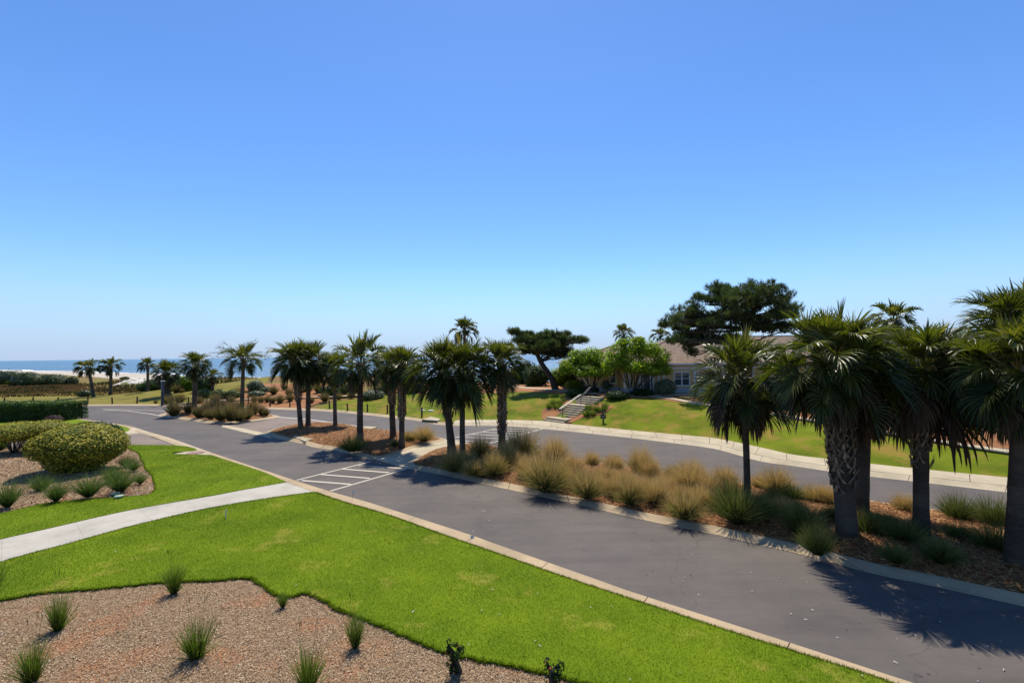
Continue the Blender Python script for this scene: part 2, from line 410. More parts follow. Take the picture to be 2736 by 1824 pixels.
gm.materials.append(m); go["kind"] = 'structure'

# the sea
m, t, p = nm('sea_water', .16, .5)
v = pos(t)
wv = noise(t, .35, 7, .75, stretch=(.5, 1.0, 1))
n = t.nodes.new("ShaderNodeBump"); n.inputs["Strength"].default_value = 1.0; n.inputs["Distance"].default_value = .9; t.links.new(wv, n.inputs["Height"])
n2_ = t.nodes.new("ShaderNodeBump"); n2_.inputs["Strength"].default_value = .8; n2_.inputs["Distance"].default_value = 3.0
t.links.new(noise(t, .05, 5, .6, stretch=(.5, 1, 1)), n2_.inputs["Height"]); t.links.new(n2_.outputs[0], n.inputs["Normal"]); t.links.new(n.outputs[0], p.inputs["Normal"])
base = ramp(t, noise(t, .004, 4, .6, stretch=(.3, 1, 1)), [(.35, (.05, .13, .19)), (.65, (.09, .19, .25))])
foam = ramp(t, noise(t, .018, 6, .7, stretch=(.12, .8, 1)), [(.665, (0, 0, 0)), (.70, (1, 1, 1))])
sx = t.nodes.new("ShaderNodeSeparateXYZ"); t.links.new(v, sx.inputs[0])
bar = ma(t, 'MULTIPLY', ma(t, 'GREATER_THAN', sx.outputs[1], 650), ma(t, 'GREATER_THAN', ma(t, 'ADD', sx.outputs[0], ma(t, 'MULTIPLY', sx.outputs[1], .86)), 0))
foam = ma(t, 'MULTIPLY', foam, bar)
t.links.new(mix(t, foam, base, (.8, .8, .78)), p.inputs["Base Color"])
t.links.new(ma(t, 'ADD', .30, ma(t, 'MULTIPLY', foam, .5)), p.inputs["Roughness"])
m2 = MB(); ys = [90, 200, 400, 800, 1600, 4000, 12000, 40000]; xs = [-60000, -8000, -1500, -500, 0, 500, 1500, 8000, 60000]
for y in ys:
    for x in xs: m2.v.append((x, y, -3.0))
for j in range(len(ys) - 1):
    for i in range(len(xs) - 1):
        q = j * len(xs) + i; m2.f.append((q, q + 1, q + 1 + len(xs), q + len(xs))); m2.r.append(.5)
sea = m2.build('sea_water', m); sea["kind"] = 'structure'
# surf line along the beach
m2 = MB()
fx = np.linspace(-900, 60, 400); pr = None
for x in fx:
    y = np.interp(x, WX, WY) + 6 * sin(x * .05) + random.uniform(-1.5, 1.5); wd = 3.5 + 2.5 * sin(x * .11) + random.uniform(0, 2)
    cur = ((x, y - wd, -2.9), (x, y, -2.82), (x, y + wd * .5, -2.96))
    if pr:
        m2.face((pr[0], cur[0], cur[1], pr[1])); m2.face((pr[1], cur[1], cur[2], pr[2]))
    pr = cur
fo = m2.build('surf_foam', plain('sea_foam', (.85, .85, .83), .9, .1)); tagit(fo, 'thin white line of surf along the beach edge', 'surf', kind='stuff')

# ---------------------------------------------------------------- roads
nr_a = gp("-900,1090 -300,1105 0,1108 100,1110 167,1113.6 268,1125.5 328,1134.5 347,1137.5 393,1152 456,1170 566,1209 700,1253.6 792,1284 884,1313 983,1341 1083,1372.5 1259,1429 1300,1444 1470,1504 1596,1548 1677,1577 1900,1649 2100,1713 2336,1790 2448,1826 2800,1940 3600,2200")
nr_b = gp("-900,1092 -300,1108 0,1111 100,1113 167,1116.5 268,1129 310,1137 347,1149 375,1156 456,1184 560,1216 700,1261 763,1288 845,1318 914,1342 1029,1376 1186,1432 1335,1484 1496,1541 1600,1576 1750,1625 1950,1691 2100,1738 2336,1812.6 2430,1845 2800,1966 3600,2232")
NA = smooth_line(nr_a, 4); NB = smooth_line(nr_b, 4)
road_out = [(x, y + .0) for x, y in OUT]
# road edge of the far kerb/sidewalk
fa = gp("-600,1087 -300,1085.5 0,1084.6 176,1084 387,1083.5 447,1084.5 500,1086 550,1087.5 620,1089 686,1092 808,1096 898,1100.5 987,1109.6 1062,1117.5 1124,1125.5 1166,1134 1210,1136.6 1331,1137.5 1453,1145.6 1587,1159 1706,1172 1796,1183 1900,1197 1960,1212 2036,1233.4 2125,1245 2241.5,1263 2438,1285.5 2691,1315 2900,1340 3300,1385 3900,1460")
FA = smooth_line(fa, 3); FB = smooth_line(OUT, 3)
roadpoly = [tuple(p) for p in NA] + [tuple(p) for p in FA[::-1]]
sheet('road', roadpoly, 0.0, M['asphalt'], step=3, flat=True, skirt=.1)
kerb('near_kerb', NA, NB, M['kerb'], .006, .035, 3.0)
# far kerb on the left part, broad sidewalk on the right part
def cut(P, x0, x1): return [p for p in P if x0 <= p[0] <= x1]
xs_ = G(1166, 1130)[0]; xw = G(1212, 1130)[0]
kerb('far_kerb', cut(FA, -200, xw), cut(FB, -200, xw), M['kerb'], .006, .10, 3.2)
sideA = cut(FA, xw, 200); sideB = cut(FB, xw, 200)
ra, L_ = resample(sideA, 240); rb, _ = resample(sideB, 240)
mid = ra * .72 + rb * .28
kerb('sidewalk_kerb', ra, mid, M['side'], .006, .12, 3.0)
kerb('sidewalk', mid + (rb - ra) * .004, rb, M['side'], .122, .128, 1.7, .025)

# driveway pad on the left with its concrete gutter
sheet('driveway', gp("369,1155 465,1189 400,1188.6 323,1188.7 200,1190 0,1196 -300,1206 -300,1180 0,1170 180,1163 298,1160.5"), .012, M['brownasphalt'], step=2, flat=True, skirt=0)
kerb('driveway_gutter', gp("358,1141 400,1154.5 456,1172 530,1197 566,1210"), gp("372,1156 410,1168 468,1189 530,1207 560,1216"), M['side'], .014, .03, 3)
kerb('driveway_gutter', gp("372,1157 330,1161 292,1165 180,1168"), gp("358,1141 345,1153 300,1160 180,1163"), M['side'], .016, .05, 3)

# medians
MED = {}
def median(name, s_in, w_=.5, dome=.16, mat='straw', hz=.12):
    P = smooth_line(gp(s_in), 4, True)
    if area(P) < 0: P = P[::-1]
    O = offset_loop(P, w_); P2 = offset_loop(P, .01)
    kerb(name + '_kerb', O + [O[0]], P2 + [P2[0]], M['kerb'], .008, hz, 3.1, .025)
    o, q = sheet(name, P, hz - .03, M[mat], step=.35, dome=dome, domew=1.5, flat=True, skirt=.1)
    MED[name] = np.array(q); return P
median('grass_median', "443,1108 470,1113 491,1116 533,1122 579,1128 635,1127.5 703.5,1119 729,1114 718,1110 670,1105 600,1100 520,1098.5 470,1100.5 450,1104", .6)
median('palm_median', "726.6,1155.5 740,1163 779,1173 820,1180.7 856,1191 916,1200 960,1210 1008,1222.4 1050,1212 1088,1198.6 1130,1187 1176,1176.5 1154,1170 1106,1161 1047,1154 957.5,1144 916,1135.5 853,1131.5 790.6,1137.5 749,1145.5", .5)
median('clump_grass_median', "1108,1245 1112,1236 1136,1219 1172,1203 1222,1193 1274.5,1189 1331,1199 1362,1206 1500,1226 1700,1256 1950,1292 2150,1322 2310,1345 2393,1356 2480,1369 2600,1382 2736,1398 3000,1434 3600,1519 3700,1560 3720,1660 3600,1770 3100,1674 2900,1632 2736,1597 2647,1578 2438,1533 2334,1513 2176,1471 2036,1440 1895,1409 1759,1383 1565,1340 1412,1307 1300,1284 1200,1262", .52, dome=.2)
# brown parking pad between the first two medians, with its flush gutters
sheet('parking_pad', gp("600,1136 640,1134 700,1126 745,1114.5 826,1120.5 957,1139 916,1136 853,1133 790,1139 749,1147 716,1157"), .010, M['brownasphalt'], step=2, flat=True, skirt=0)
kerb('flush_gutter', gp("591,1140 640,1152 725,1171"), gp("596,1133.5 650,1144 722,1159"), M['side'], .014, .018, 3)
kerb('flush_gutter', gp("743,1113 826,1119 957,1137.5 1017,1149 1047,1152"), gp("743,1115.2 826,1121.5 957,1140 1017,1151 1047,1153.6"), M['walk'], .014, .016, 3)
# path across the median joining the two crosswalks
sheet('crossing_path', gp("1005,1229 1012,1222 1088,1199 1130,1188 1180,1176 1200,1174.5 1268,1187 1222,1194 1172,1205 1136,1221 1110,1237 1100,1252 1090,1252 1047,1240"), .03, M['side'], step=1.5, flat=True, skirt=.05)

# drain inlets: slab with a flat black face painted as the shade in its throat
def inlet(name, slab, throat, z, label):
    e = link(name, None); c = np.array(gp(slab)).mean(0); e.location = (c[0], c[1], 0)
    S = gp(slab); T = gp(throat)
    m1 = MB(); L = [Vector((x - c[0], y - c[1], 0)) for x, y in S]
    for i in range(len(L)):
        a, b = L[i], L[(i + 1) % len(L)]; m1.face((a + Vector((0, 0, z - .1)), b + Vector((0, 0, z - .1)), b + Vector((0, 0, z)), a + Vector((0, 0, z))))
    m1.face([p + Vector((0, 0, z)) for p in L]); m1.build('slab', M['side'], e)
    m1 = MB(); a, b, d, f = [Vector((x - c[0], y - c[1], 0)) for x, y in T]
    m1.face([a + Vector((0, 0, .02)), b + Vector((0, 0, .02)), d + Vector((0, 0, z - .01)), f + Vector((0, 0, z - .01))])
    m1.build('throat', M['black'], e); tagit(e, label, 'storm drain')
inlet('drain_inlet', "779,1170 805,1166 856,1167 832,1179 815,1184", "778,1172 815,1187.5 832,1180 785,1167", .16, 'concrete drain inlet shaded by palms on the middle median')
inlet('drain_inlet', "957,1146 975,1143 1008,1144.5 990,1151", "957,1146.5 990,1152 992,1151 957,1145.5", .15, 'small concrete drain slab on the far edge of the middle median')
inlet('drain_inlet', "1127,1126 1160,1115.5 1190,1117.5 1170,1129", "1126,1127 1168,1132.5 1171,1128 1130,1123.5", .2, 'concrete drain inlet with dark throat in the far kerb')

# crosswalk and lane paint
def stripe(m, p, q, w_):
    a = Vector((*G(*p), 0)); b = Vector((*G(*q), 0)); d = (b - a).normalized(); s_ = Vector((-d.y, d.x, 0)) * w_ / 2; z = Vector((0, 0, .012))
    m.face((a - s_ + z, b - s_ + z, b + s_ + z, a + s_ + z))
m1 = MB()
stripe(m1, (793, 1282.5), (993, 1232.5), .12); stripe(m1, (883, 1311.7), (1086, 1252.5), .12)
for a, b in (((806, 1283.4), (937, 1293.6)), ((858, 1267.4), (988, 1277.5)), ((915, 1252.6), (1039, 1262.4)), ((957, 1243), (1086, 1252)) ): stripe(m1, a, b, .145)
o = m1.build('crosswalk_marking', M['paint']); tagit(o, kind='structure')
m1 = MB()
stripe(m1, (1215, 1169.4), (1345, 1140.5), .12); stripe(m1, (1289, 1189.6), (1450, 1145.6), .12)
for a, b in (((1217, 1176), (1312, 1182)), ((1240, 1168), (1332, 1171.5)), ((1262, 1160), (1367, 1165.5)), ((1290, 1154), (1393, 1160)), ((1316, 1148.5), (1420, 1154)), ((1345, 1144.6), (1440, 1148.5))): stripe(m1, a, b, .14)
o = m1.build('crosswalk_marking', M['paint']); tagit(o, kind='structure')
m1 = MB()
def pl(m, s_, w_):
    P = ipts(s_)
    for a, b in zip(P, P[1:]): stripe(m, a, b, w_)
pl(m1, "276,1093.5 340,1094.6 400,1096 450,1098.5", .16); pl(m1, "276,1094.2 340.6,1097.7 400,1105.5 433,1111.5", .16)
pl(m1, "323,1186.6 366,1185", .12)
o = m1.build('lane_marking', M['paint']); tagit(o, kind='structure')

# ---------------------------------------------------------------- near lawns, beds, walk
walk_far = gp("-500,1590 -200,1497 0,1443 134,1412.6 344,1365 574,1324.6 650,1310 765,1289.4")
walk_near = gp("-500,1720 -200,1583 0,1505.6 172,1458.6 344,1410.7 536,1365 727,1332 842,1317")
WF = smooth_line(walk_far, 5); WN = smooth_line(walk_near, 5)
a_, L_ = resample(WF, 80); b_, _ = resample(WN, 80)
kerb('concrete_walk', a_, b_, M['walk'], .03, .034, 1.75, .004)
kl = [p for p in NB if p[0] > G(763, 1288)[0] and p[1] > G(845, 1318)[1] - 50]
iL = min(range(len(NB)), key=lambda i: np.hypot(NB[i][0] - G(763, 1288)[0], NB[i][1] - G(763, 1288)[1]))
iR = min(range(len(NB)), key=lambda i: np.hypot(NB[i][0] - G(845, 1318)[0], NB[i][1] - G(845, 1318)[1]))
iM = min(range(len(NB)), key=lambda i: np.hypot(NB[i][0] - G(560, 1216)[0], NB[i][1] - G(560, 1216)[1]))
bedL_edge = gp("-300,1470 0,1375 64,1360 122,1346 204,1338 306,1330.6 357,1328 395,1323 410,1315 415,1300 406,1273 393,1258 380,1235 370,1213 345,1200 329,1193")
BL = [(x + random.gauss(0, .02), y + random.gauss(0, .02)) for x, y in smooth_line(bedL_edge, 8)]
lawn1 = BL + gp("328,1189.5 380,1189.6 465,1190.5 500,1194 520,1199 527,1203 512,1206.6 465,1209 459,1212.5 465,1214 566,1217") + [NB[i] for i in range(iM + 1, iL + 1)] + [tuple(p) for p in WF[::-1]]
sheet('lawn', lawn1, .05, M['lawn'], step=.6, flat=True, skirt=.08)
bedN_edge = gp("-600,1700 -300,1642 0,1606 115,1587 268,1575 421,1560 574,1554 640,1547 670,1548.5 704,1567.6 735,1590.6 777,1597 815,1587 861,1606 900,1631 914,1636.5 987,1663 1063.6,1696 1159,1736 1236,1757 1312,1772 1427,1797 1504,1816 1542,1826 1800,1880 2000,1925")
BN = [(x + random.gauss(0, .018), y + random.gauss(0, .018)) for x, y in smooth_line(bedN_edge, 14)]
lawn2 = [tuple(p) for p in WN] + [NB[i] for i in range(iR, len(NB))] + [tuple(p) for p in BN[::-1]]
lawn_o, LQ = sheet('lawn', lawn2, .05, M['lawn'], step=.5, flat=True, skirt=.10)
sheet('lawn', smooth_line(gp("-700,1124 -100,1118.5 60,1115.5 167,1117 268,1130 328,1139 347,1148 338,1154 318,1157 292,1159.5 170,1163 0,1170 -300,1180 -700,1190"), 3, True), .05, M['lawn'], step=1, flat=True, skirt=.07)
bedfront = BN + [(12, 3.5), (-25, 3.5)]
bed_o, BQ = sheet('mulch_bed', bedfront, .0, M['mulch'], step=.3, flat=True, dome=.05, domew=2, skirt=.03)
bl = BL + gp("300,1193 200,1193 0,1199 -300,1209 -500,1300")
bedl_o, BLQ = sheet('mulch_bed', bl, .01, M['mulch'], step=.5, flat=True, dome=.12, domew=2, skirt=.03)
# pad with oval cover by the kerb
sheet('cover_pad', gp("462,1213.5 500,1207 515,1206.5 528,1203.5 566,1216.5"), .04, M['side'], step=1, flat=True, skirt=.03)
m1 = MB(); c = Vector((*G(523, 1211.5), .055)); m1.tube([c, c + Vector((0, 0, .012))], .48, 20)
tagit(m1.build('manhole_cover', plain('rusty_cover', (.28, .17, .14), .8, .3)), 'round brownish utility cover on the concrete pad in the near lawn', 'manhole cover')

# ---------------------------------------------------------------- land beyond the far kerb
def bed(name, s_, off, mat, step=.9, **k):
    P = smooth_line(gt(s_), 3, True); return sheet(name, P, off, M[mat], step=step, skirt=.08, **k)
# mown strip beyond the rope fence
foot = [p for p in FB if p[0] < G(480, 1083)[0]]
def band(x0, x1, w0, w1, off=0.02):
    P = [p for p in FB if x0 <= p[0] <= x1]; A = np.array(P); T = np.gradient(A, axis=0); T /= np.linalg.norm(T, axis=1)[:, None]; N = np.c_[-T[:, 1], T[:, 0]]
    f = np.linspace(0, 1, len(A)); wv_ = w0 + (w1 - w0) * f
    return [tuple(p) for p in A + N * off] + [tuple(p) for p in (A + N * wv_[:, None])[::-1]]
xa = G(490, 1084)[0]; xb = G(835, 1094)[0]; xc = G(1206, 1130)[0]
sheet('dry_lawn', band(-140, xa, 22, 13), .03, M['drylawn'], step=1, skirt=.05)
sheet('dry_lawn', [GT(560, 1071), GT(700, 1064), GT(700, 1040), GT(720, 1012), GT(690, 1005), GT(560, 1010), GT(450, 1030), GT(420, 1050), GT(470, 1072)], .02, M['drylawn'], step=1, skirt=.05)
sheet('straw_berm', band(xa, xb, 13, 12), .05, M['straw'], step=.8, skirt=.06)
P_ = [p for p in FB if p[0] >= xb - .1 and p[0] <= G(1500, 1133)[0]]
sheet('bank_lawn', P_ + gt("1530,1088 1545,1070 1520,1052 1400,1046 1300,1053 1200,1052 1080,1053 960,1066 900,1072"), .06, M['farlawn'], step=.6, skirt=.06)
P_ = [p for p in FB if p[0] >= G(1500, 1133)[0] and p[0] <= 32]
sheet('bank_lawn', P_ + gt("3900,1335 3300,1268 2900,1215 2632,1206 2450,1178 2319,1156 2130,1124 1950,1096 1850,1080 1740,1064 1640,1062 1600,1070 1560,1095"), .065, M['farlawn'], step=.6, skirt=.06)
bed('straw_bed', "1075,1052 1200,1052 1300,1053 1400,1047 1560,1055 1600,1046 1560,1036 1500,1028 1420,1018 1300,1014 1150,1020 1050,1035", .09, 'straw', .9)
bed('straw_bed', "1620,1064 1740,1066 1820,1078 1800,1062 1740,1052 1660,1046 1590,1050", .085, 'straw', .7)
bed('straw_bed', "1850,1078 1950,1094 2130,1121 2319,1148 2450,1168 2632,1197 2850,1200 2850,1150 2500,1105 2200,1075 1950,1062 1850,1062", .05, 'straw', .9)
# garden beds flanking the steps
bed('step_bed', "1448,1108 1450,1122 1462,1124 1500,1104 1522,1085 1527,1070 1510,1062 1495,1075 1490,1090 1465,1092 1450,1098", .10, 'straw', .5)
bed('step_bed', "1503,1131 1528,1131 1560,1118 1600,1112 1625,1100 1636,1089 1610,1080 1585,1080 1570,1090 1540,1108 1510,1124", .10, 'straw', .5)
# paths on the bank
def gpath(name, s_, wd, off=.11, mat='side'):
    P = smooth_line(gt(s_), 4); A = np.array(P); T = np.gradient(A, axis=0); T /= np.linalg.norm(T, axis=1)[:, None]; N = np.c_[-T[:, 1], T[:, 0]] * wd / 2
    kerb(name, A - N, A + N, M[mat], off, off, 1.8, .02)
gpath('bank_path', "1612,1056 1700,1055 1745,1060 1800,1068 1860,1079 1950,1091 2060,1108 2180,1127 2319,1151 2450,1172 2632,1202 2850,1230", 1.1)
gpath('bank_path', "1592,1054 1540,1047 1470,1042 1400,1037 1340,1030 1290,1024", 1.2)
gpath('berm_path', "448,1081 500,1078 550,1071.5 610,1070.5 695,1066.5 772,1064.5 860,1062 950,1058 1050,1050", 1.1)
sheet('porch_slab', [(10.5, 45.9), (22, 45.9), (22, 43.9), (10.5, 43.9)], .10, M['side'], step=1, skirt=.1)
# dune sand
for s_ in ("301,1030 330,1018 350,1011 385,1008 400,1012 392,1022 350,1027", "146,1022 160,1014 182,1012 186,1018 170,1024"):
    P = smooth_line(gt(s_), 3, True); o, _ = sheet('dune_sand', P, .08, M['dunesand'], step=1.2, dome=.3, domew=2, skirt=.1)
# ================================================================ plants: makers
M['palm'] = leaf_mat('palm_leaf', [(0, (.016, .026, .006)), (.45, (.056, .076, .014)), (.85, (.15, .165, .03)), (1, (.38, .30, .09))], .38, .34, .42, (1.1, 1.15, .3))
M['palmy'] = leaf_mat('palm_leaf_yellowish', [(0, (.02, .04, .010)), (.4, (.05, .085, .015)), (.85, (.10, .135, .022)), (1, (.18, .15, .035))], .36, .6, .35)
M['dead'] = leaf_mat('dead_palm_leaf', [(0, (.035, .024, .015)), (.6, (.085, .055, .033)), (1, (.16, .11, .065))], .8, .2, .15, (1, 1, 1))
def bark(name, a, b_, c, rings=14):
    m, t, p = nm(name, .9, .15)
    tc = t.nodes.new("ShaderNodeTexCoord"); v = tc.outputs["Object"]
    f = noise(t, 5, 6, .7, v, (1, 1, 3)); col = ramp(t, f, [(.3, a), (.5, b_), (.72, c)])
    r = mix(t, .55, col, mix(t, attr(t), tuple(x * .5 for x in a), tuple(min(1, x * 1.25) for x in c)))
    t.links.new(r, p.inputs["Base Color"]); bump(t, p, noise(t, rings, 4, .7, v, (.5, .5, 2.5)), 1.0, .06); return m
M['palmbark'] = bark('palm_bark', (.045, .032, .022), (.105, .078, .056), (.18, .14, .10))
M['boot'] = bark('palm_boot', (.13, .09, .06), (.30, .22, .15), (.48, .37, .26))
M['bark'] = bark('tree_bark', (.03, .024, .018), (.07, .055, .042), (.12, .10, .08))

def ribbon(m, pts, widths, side, r):
    """one leaf blade: quads along pts, last point is the tip"""
    b = len(m.v)
    for p, w_, s_ in zip(pts[:-1], widths, side):
        m.v.append(tuple(p - s_ * w_)); m.v.append(tuple(p + s_ * w_))
    m.v.append(tuple(pts[-1])); n = len(pts) - 1
    for k in range(n - 1):
        q = b + 2 * k; m.f.append((q, q + 1, q + 3, q + 2)); m.r.append(r)
    q = b + 2 * (n - 1); m.f.append((q, q + 1, b + 2 * n)); m.r.append(r)
Z = Vector((0, 0, 1))
def frond(m, az, el, pet, blade, droop, R, nl=26, fold=.35, spread=118, rbase=.4, drop2=1.0, w0=.021):
    p = Vector((cos(az) * .10, sin(az) * .10, R.uniform(-.12, .10)))
    d = Vector((cos(el) * cos(az), cos(el) * sin(az), sin(el)))
    P = [p.copy()]
    for k in range(6):
        p = p + d * (pet / 6); P.append(p.copy()); d = (d - Z * droop * .035 * (1 - abs(d.z) * .5)).normalized()
    m.tube(P, [.024, .022, .019, .017, .015, .013, .011], 3, min(1, rbase + .45), False)
    side = d.cross(Z)
    side = side.normalized() if side.length > .1 else Vector((-sin(az), cos(az), 0))
    tw = R.uniform(-.5, .5)
    nrm = side.cross(d).normalized(); side = (side * cos(tw) + nrm * sin(tw)).normalized(); nrm = side.cross(d).normalized()
    cost = [p.copy()]; cd = [d.copy()]
    for k in range(6):
        p = p + d * (blade * .085); d = (d - Z * .15 * droop).normalized(); cost.append(p.copy()); cd.append(d.copy())
    for i in range(-nl, nl + 1):
        f = i / nl; u = (1 - abs(f)) * 5.99; k = int(u); o = cost[k].lerp(cost[k + 1], u - k); dd = cd[k]
        phi = radians(spread) * f + R.uniform(-.03, .03)
        n2 = side.cross(dd).normalized()
        dl = (dd * cos(phi) + side * sin(phi) + n2 * fold * abs(sin(phi))).normalized()
        L = blade * (.60 + .40 * cos(phi * .75)) * R.uniform(.88, 1.08); sv = dl.cross(n2).normalized()
        tilt = .5 * (1 if i % 2 else -1); sv = (sv * cos(tilt) + n2 * sin(tilt)).normalized()
        pts = [o.copy()]; q = o.copy(); g = drop2 * R.uniform(.5, 1.5)
        for s_ in (.30, .22, .18, .16, .14):
            q = q + dl * L * s_; pts.append(q.copy()); dl = (dl - Z * g * (.05 if len(pts) < 3 else .36)).normalized()
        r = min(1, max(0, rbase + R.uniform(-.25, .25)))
        ribbon(m, pts, (w0 * .7, w0 * 1.1, w0, w0 * .75, w0 * .45), [sv] * 5, r)
def crown_mesh(seed, n=38, lo=-35, hi=82, nl=24, spear=True, wind=0, name='crown', w0=.023, drop=1.0):
    R = random.Random(seed); m = MB()
    for k in range(n):
        f = (k + .5) / n; el = radians(lo + (hi - lo) * (f ** .82) + R.uniform(-11, 11)); az = k * 2.39996 + R.uniform(-.3, .3)
        if wind: az = az - wind * sin(az) * 0.9   # fronds swept round to +x by the sea wind
        pet = R.uniform(.55, 1.1) * (1.0 if el < 1 else .72); bl = R.uniform(.62, .84) * (1.0 if el < 1.1 else .95)
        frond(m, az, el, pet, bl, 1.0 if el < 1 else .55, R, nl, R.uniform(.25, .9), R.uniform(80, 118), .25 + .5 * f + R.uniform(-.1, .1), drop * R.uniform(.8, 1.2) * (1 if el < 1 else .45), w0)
    if spear:
        for k in range(5):
            a = R.uniform(0, 6.28); t_ = R.uniform(.03, .16); L = R.uniform(1.2, 1.75)
            d = Vector((cos(a) * t_, sin(a) * t_, 1)).normalized(); s_ = d.cross(Vector((R.uniform(-1, 1), R.uniform(-1, 1), .1))).normalized()
            ribbon(m, [Vector((0, 0, 0)), d * L * .4, d * L * .8, d * L], (.03, .045, .03), [s_] * 3, .6)
    return mkmesh(name, m.v, m.f, m.r)
def skirt_mesh(seed, n=14, nl=9, name='dead_fronds', L=1.0):
    R = random.Random(seed); m = MB()
    for k in range(n):
        az = R.uniform(0, 6.28); el = radians(R.uniform(-75, -30))
        frond(m, az, el, R.uniform(.5, .95) * L, R.uniform(.6, .85) * L, 2.2, R, nl, .5, R.uniform(35, 70), R.uniform(.2, .8), 2.2, .026)
    return mkmesh(name, m.v, m.f, m.r)
CROWNS = {}
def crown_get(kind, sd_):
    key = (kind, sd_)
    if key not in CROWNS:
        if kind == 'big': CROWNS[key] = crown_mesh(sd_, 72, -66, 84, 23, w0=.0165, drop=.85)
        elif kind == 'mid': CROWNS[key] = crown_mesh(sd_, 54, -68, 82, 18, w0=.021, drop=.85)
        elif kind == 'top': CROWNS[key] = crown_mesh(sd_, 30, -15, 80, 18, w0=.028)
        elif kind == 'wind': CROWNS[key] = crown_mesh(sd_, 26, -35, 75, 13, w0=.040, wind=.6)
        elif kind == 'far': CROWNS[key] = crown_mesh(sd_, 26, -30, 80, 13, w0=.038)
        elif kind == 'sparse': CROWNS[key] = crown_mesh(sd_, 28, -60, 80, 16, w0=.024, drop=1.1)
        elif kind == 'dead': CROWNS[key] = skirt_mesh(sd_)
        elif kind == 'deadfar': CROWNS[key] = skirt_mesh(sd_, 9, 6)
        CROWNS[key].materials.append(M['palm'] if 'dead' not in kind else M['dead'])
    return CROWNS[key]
def trunk_mesh(top, r0, r1, R, boots, bootlen=.30, flare=1.35):
    m = MB(); n = 14; pts = []; rad = []
    lean = Vector((top.x, top.y, 0)); bow = Vector((R.uniform(-.05, .05), R.uniform(-.04, .04), 0))
    H_ = top.z
    for k in range(n + 1):
        f = k / n; pts.append(lean * (f ** 1.1) + bow * sin(pi * f) + Vector((0, 0, -.15 + (H_ + .15) * f)))
        fl = 1 + (flare - 1) * math.exp(-f * H_ / .35)
        rad.append((r0 * (1 - f) + r1 * f) * fl * R.uniform(.97, 1.03))
    m.tube(pts, rad, 14, .5, rr=[R.uniform(.2, .8) for _ in range(n)])
    tm = mkmesh('trunk', m.v, m.f, m.r, True); tm.materials.append(M['palmbark'])
    b = MB()
    if boots > 0:
        rows = int(boots * H_ / .16)
        for q in range(rows):
            f = 1 - boots * q / max(1, rows); c = lean * (f ** 1.1) + bow * sin(pi * f) + Vector((0, 0, H_ * f - .05)); rr = r0 * (1 - f) + r1 * f
            for j in range(5):
                a = 2 * pi * (j + .5 * (q % 2)) / 5 + R.uniform(-.12, .12)
                if q > rows * .8 and R.random() < .45: continue
                e = Vector((cos(a), sin(a), 0)); tn = Vector((-sin(a), cos(a), 0)); L = bootlen * R.uniform(.8, 1.3); op = R.uniform(.12, .40)
                lb = c + e * rr * .92 - Z * .12; w_ = rr * .52
                for sgn in (-1, 1):      # the split base of the old leaf stalk
                    a0 = lb + tn * sgn * w_ * 1.25; a1 = lb + tn * sgn * w_ * .55
                    mid_ = c + e * (rr + .075) + Z * L * .45; tip = c + e * (rr + op * L * 1.8) + Z * L
                    up = e * .05
                    b.face((a0, a1, mid_ + tn * .02, mid_ - tn * .02 + up), R.random())
                    b.face((a0 + up * .9, a1 + up * .9, mid_ + tn * .03 + up, mid_ - tn * .03 + up), R.random())
                b.face((mid_ - tn * .045, mid_ + tn * .045, tip + tn * .02, tip - tn * .02), R.random())
                b.face((mid_ - tn * .045 + e * .03, mid_ + tn * .045 + e * .03, tip + tn * .018 + e * .03, tip - tn * .018 + e * .03), R.random())
    return tm, b
def palm(base, bud, scale, kind, sd_, label, group, r0=.17, r1=.15, boots=.3, dead=0, deadkind='dead', yellow=False, wisps=False, flare=1.35, sz=1.0):
    R = random.Random(sd_ * 7 + 3)
    e = link('palm_tree', None); e.location = base; e.rotation_euler = (0, 0, 0); tagit(e, label, 'palm tree', group)
    top = Vector(bud) - Vector(base)
    tm, b = trunk_mesh(top, r0, r1, R, boots, flare=flare); link('trunk', tm, None, e)
    if boots > 0: b.build('leaf_boots', M['boot'], e)
    c = link('crown', crown_get(kind, sd_ % 5), None, e); c.location = top; c.scale = (scale * R.uniform(.92, 1.08), scale * R.uniform(.92, 1.08), scale * sz * R.uniform(.94, 1.06)); c.rotation_euler = (0, 0, (R.uniform(0, 6.28) if kind != 'wind' else pi + R.uniform(-.3, .3)))
    if dead:
        dd = link('dead_fronds', crown_get(deadkind, sd_ % 2), None, e); dd.location = top - Z * .1; dd.scale = (scale * dead,) * 3; dd.rotation_euler = (0, 0, R.uniform(0, 6.28))
    if wisps:
        s_ = MB()
        for k in range(wisps):
            a = R.uniform(0, 6.28); el = R.uniform(.3, 1.2); d = Vector((cos(a) * cos(el), sin(a) * cos(el), sin(el))); p = top.copy(); P = [p.copy()]
            for q in range(6):
                p = p + d * scale * R.uniform(.28, .40); d = (d - Z * .1 + Vector((R.uniform(-.1, .1), R.uniform(-.1, .1), 0))).normalized(); P.append(p.copy())
                if q > 1:
                    for _ in range(7):
                        d2 = (d + Vector((R.uniform(-1, 1), R.uniform(-1, 1), R.uniform(-.8, .8))) * .8).normalized(); s_.tube([p, p + d2 * .2 * scale, p + d2 * .42 * scale - Z * .05], [.008, .006, .003], 3, R.random(), False)
            s_.tube(P, [.02, .016, .013, .010, .008, .006, .004], 3, .5, False)
        s_.build('seed_stalks', M['dead'], e)
    return e

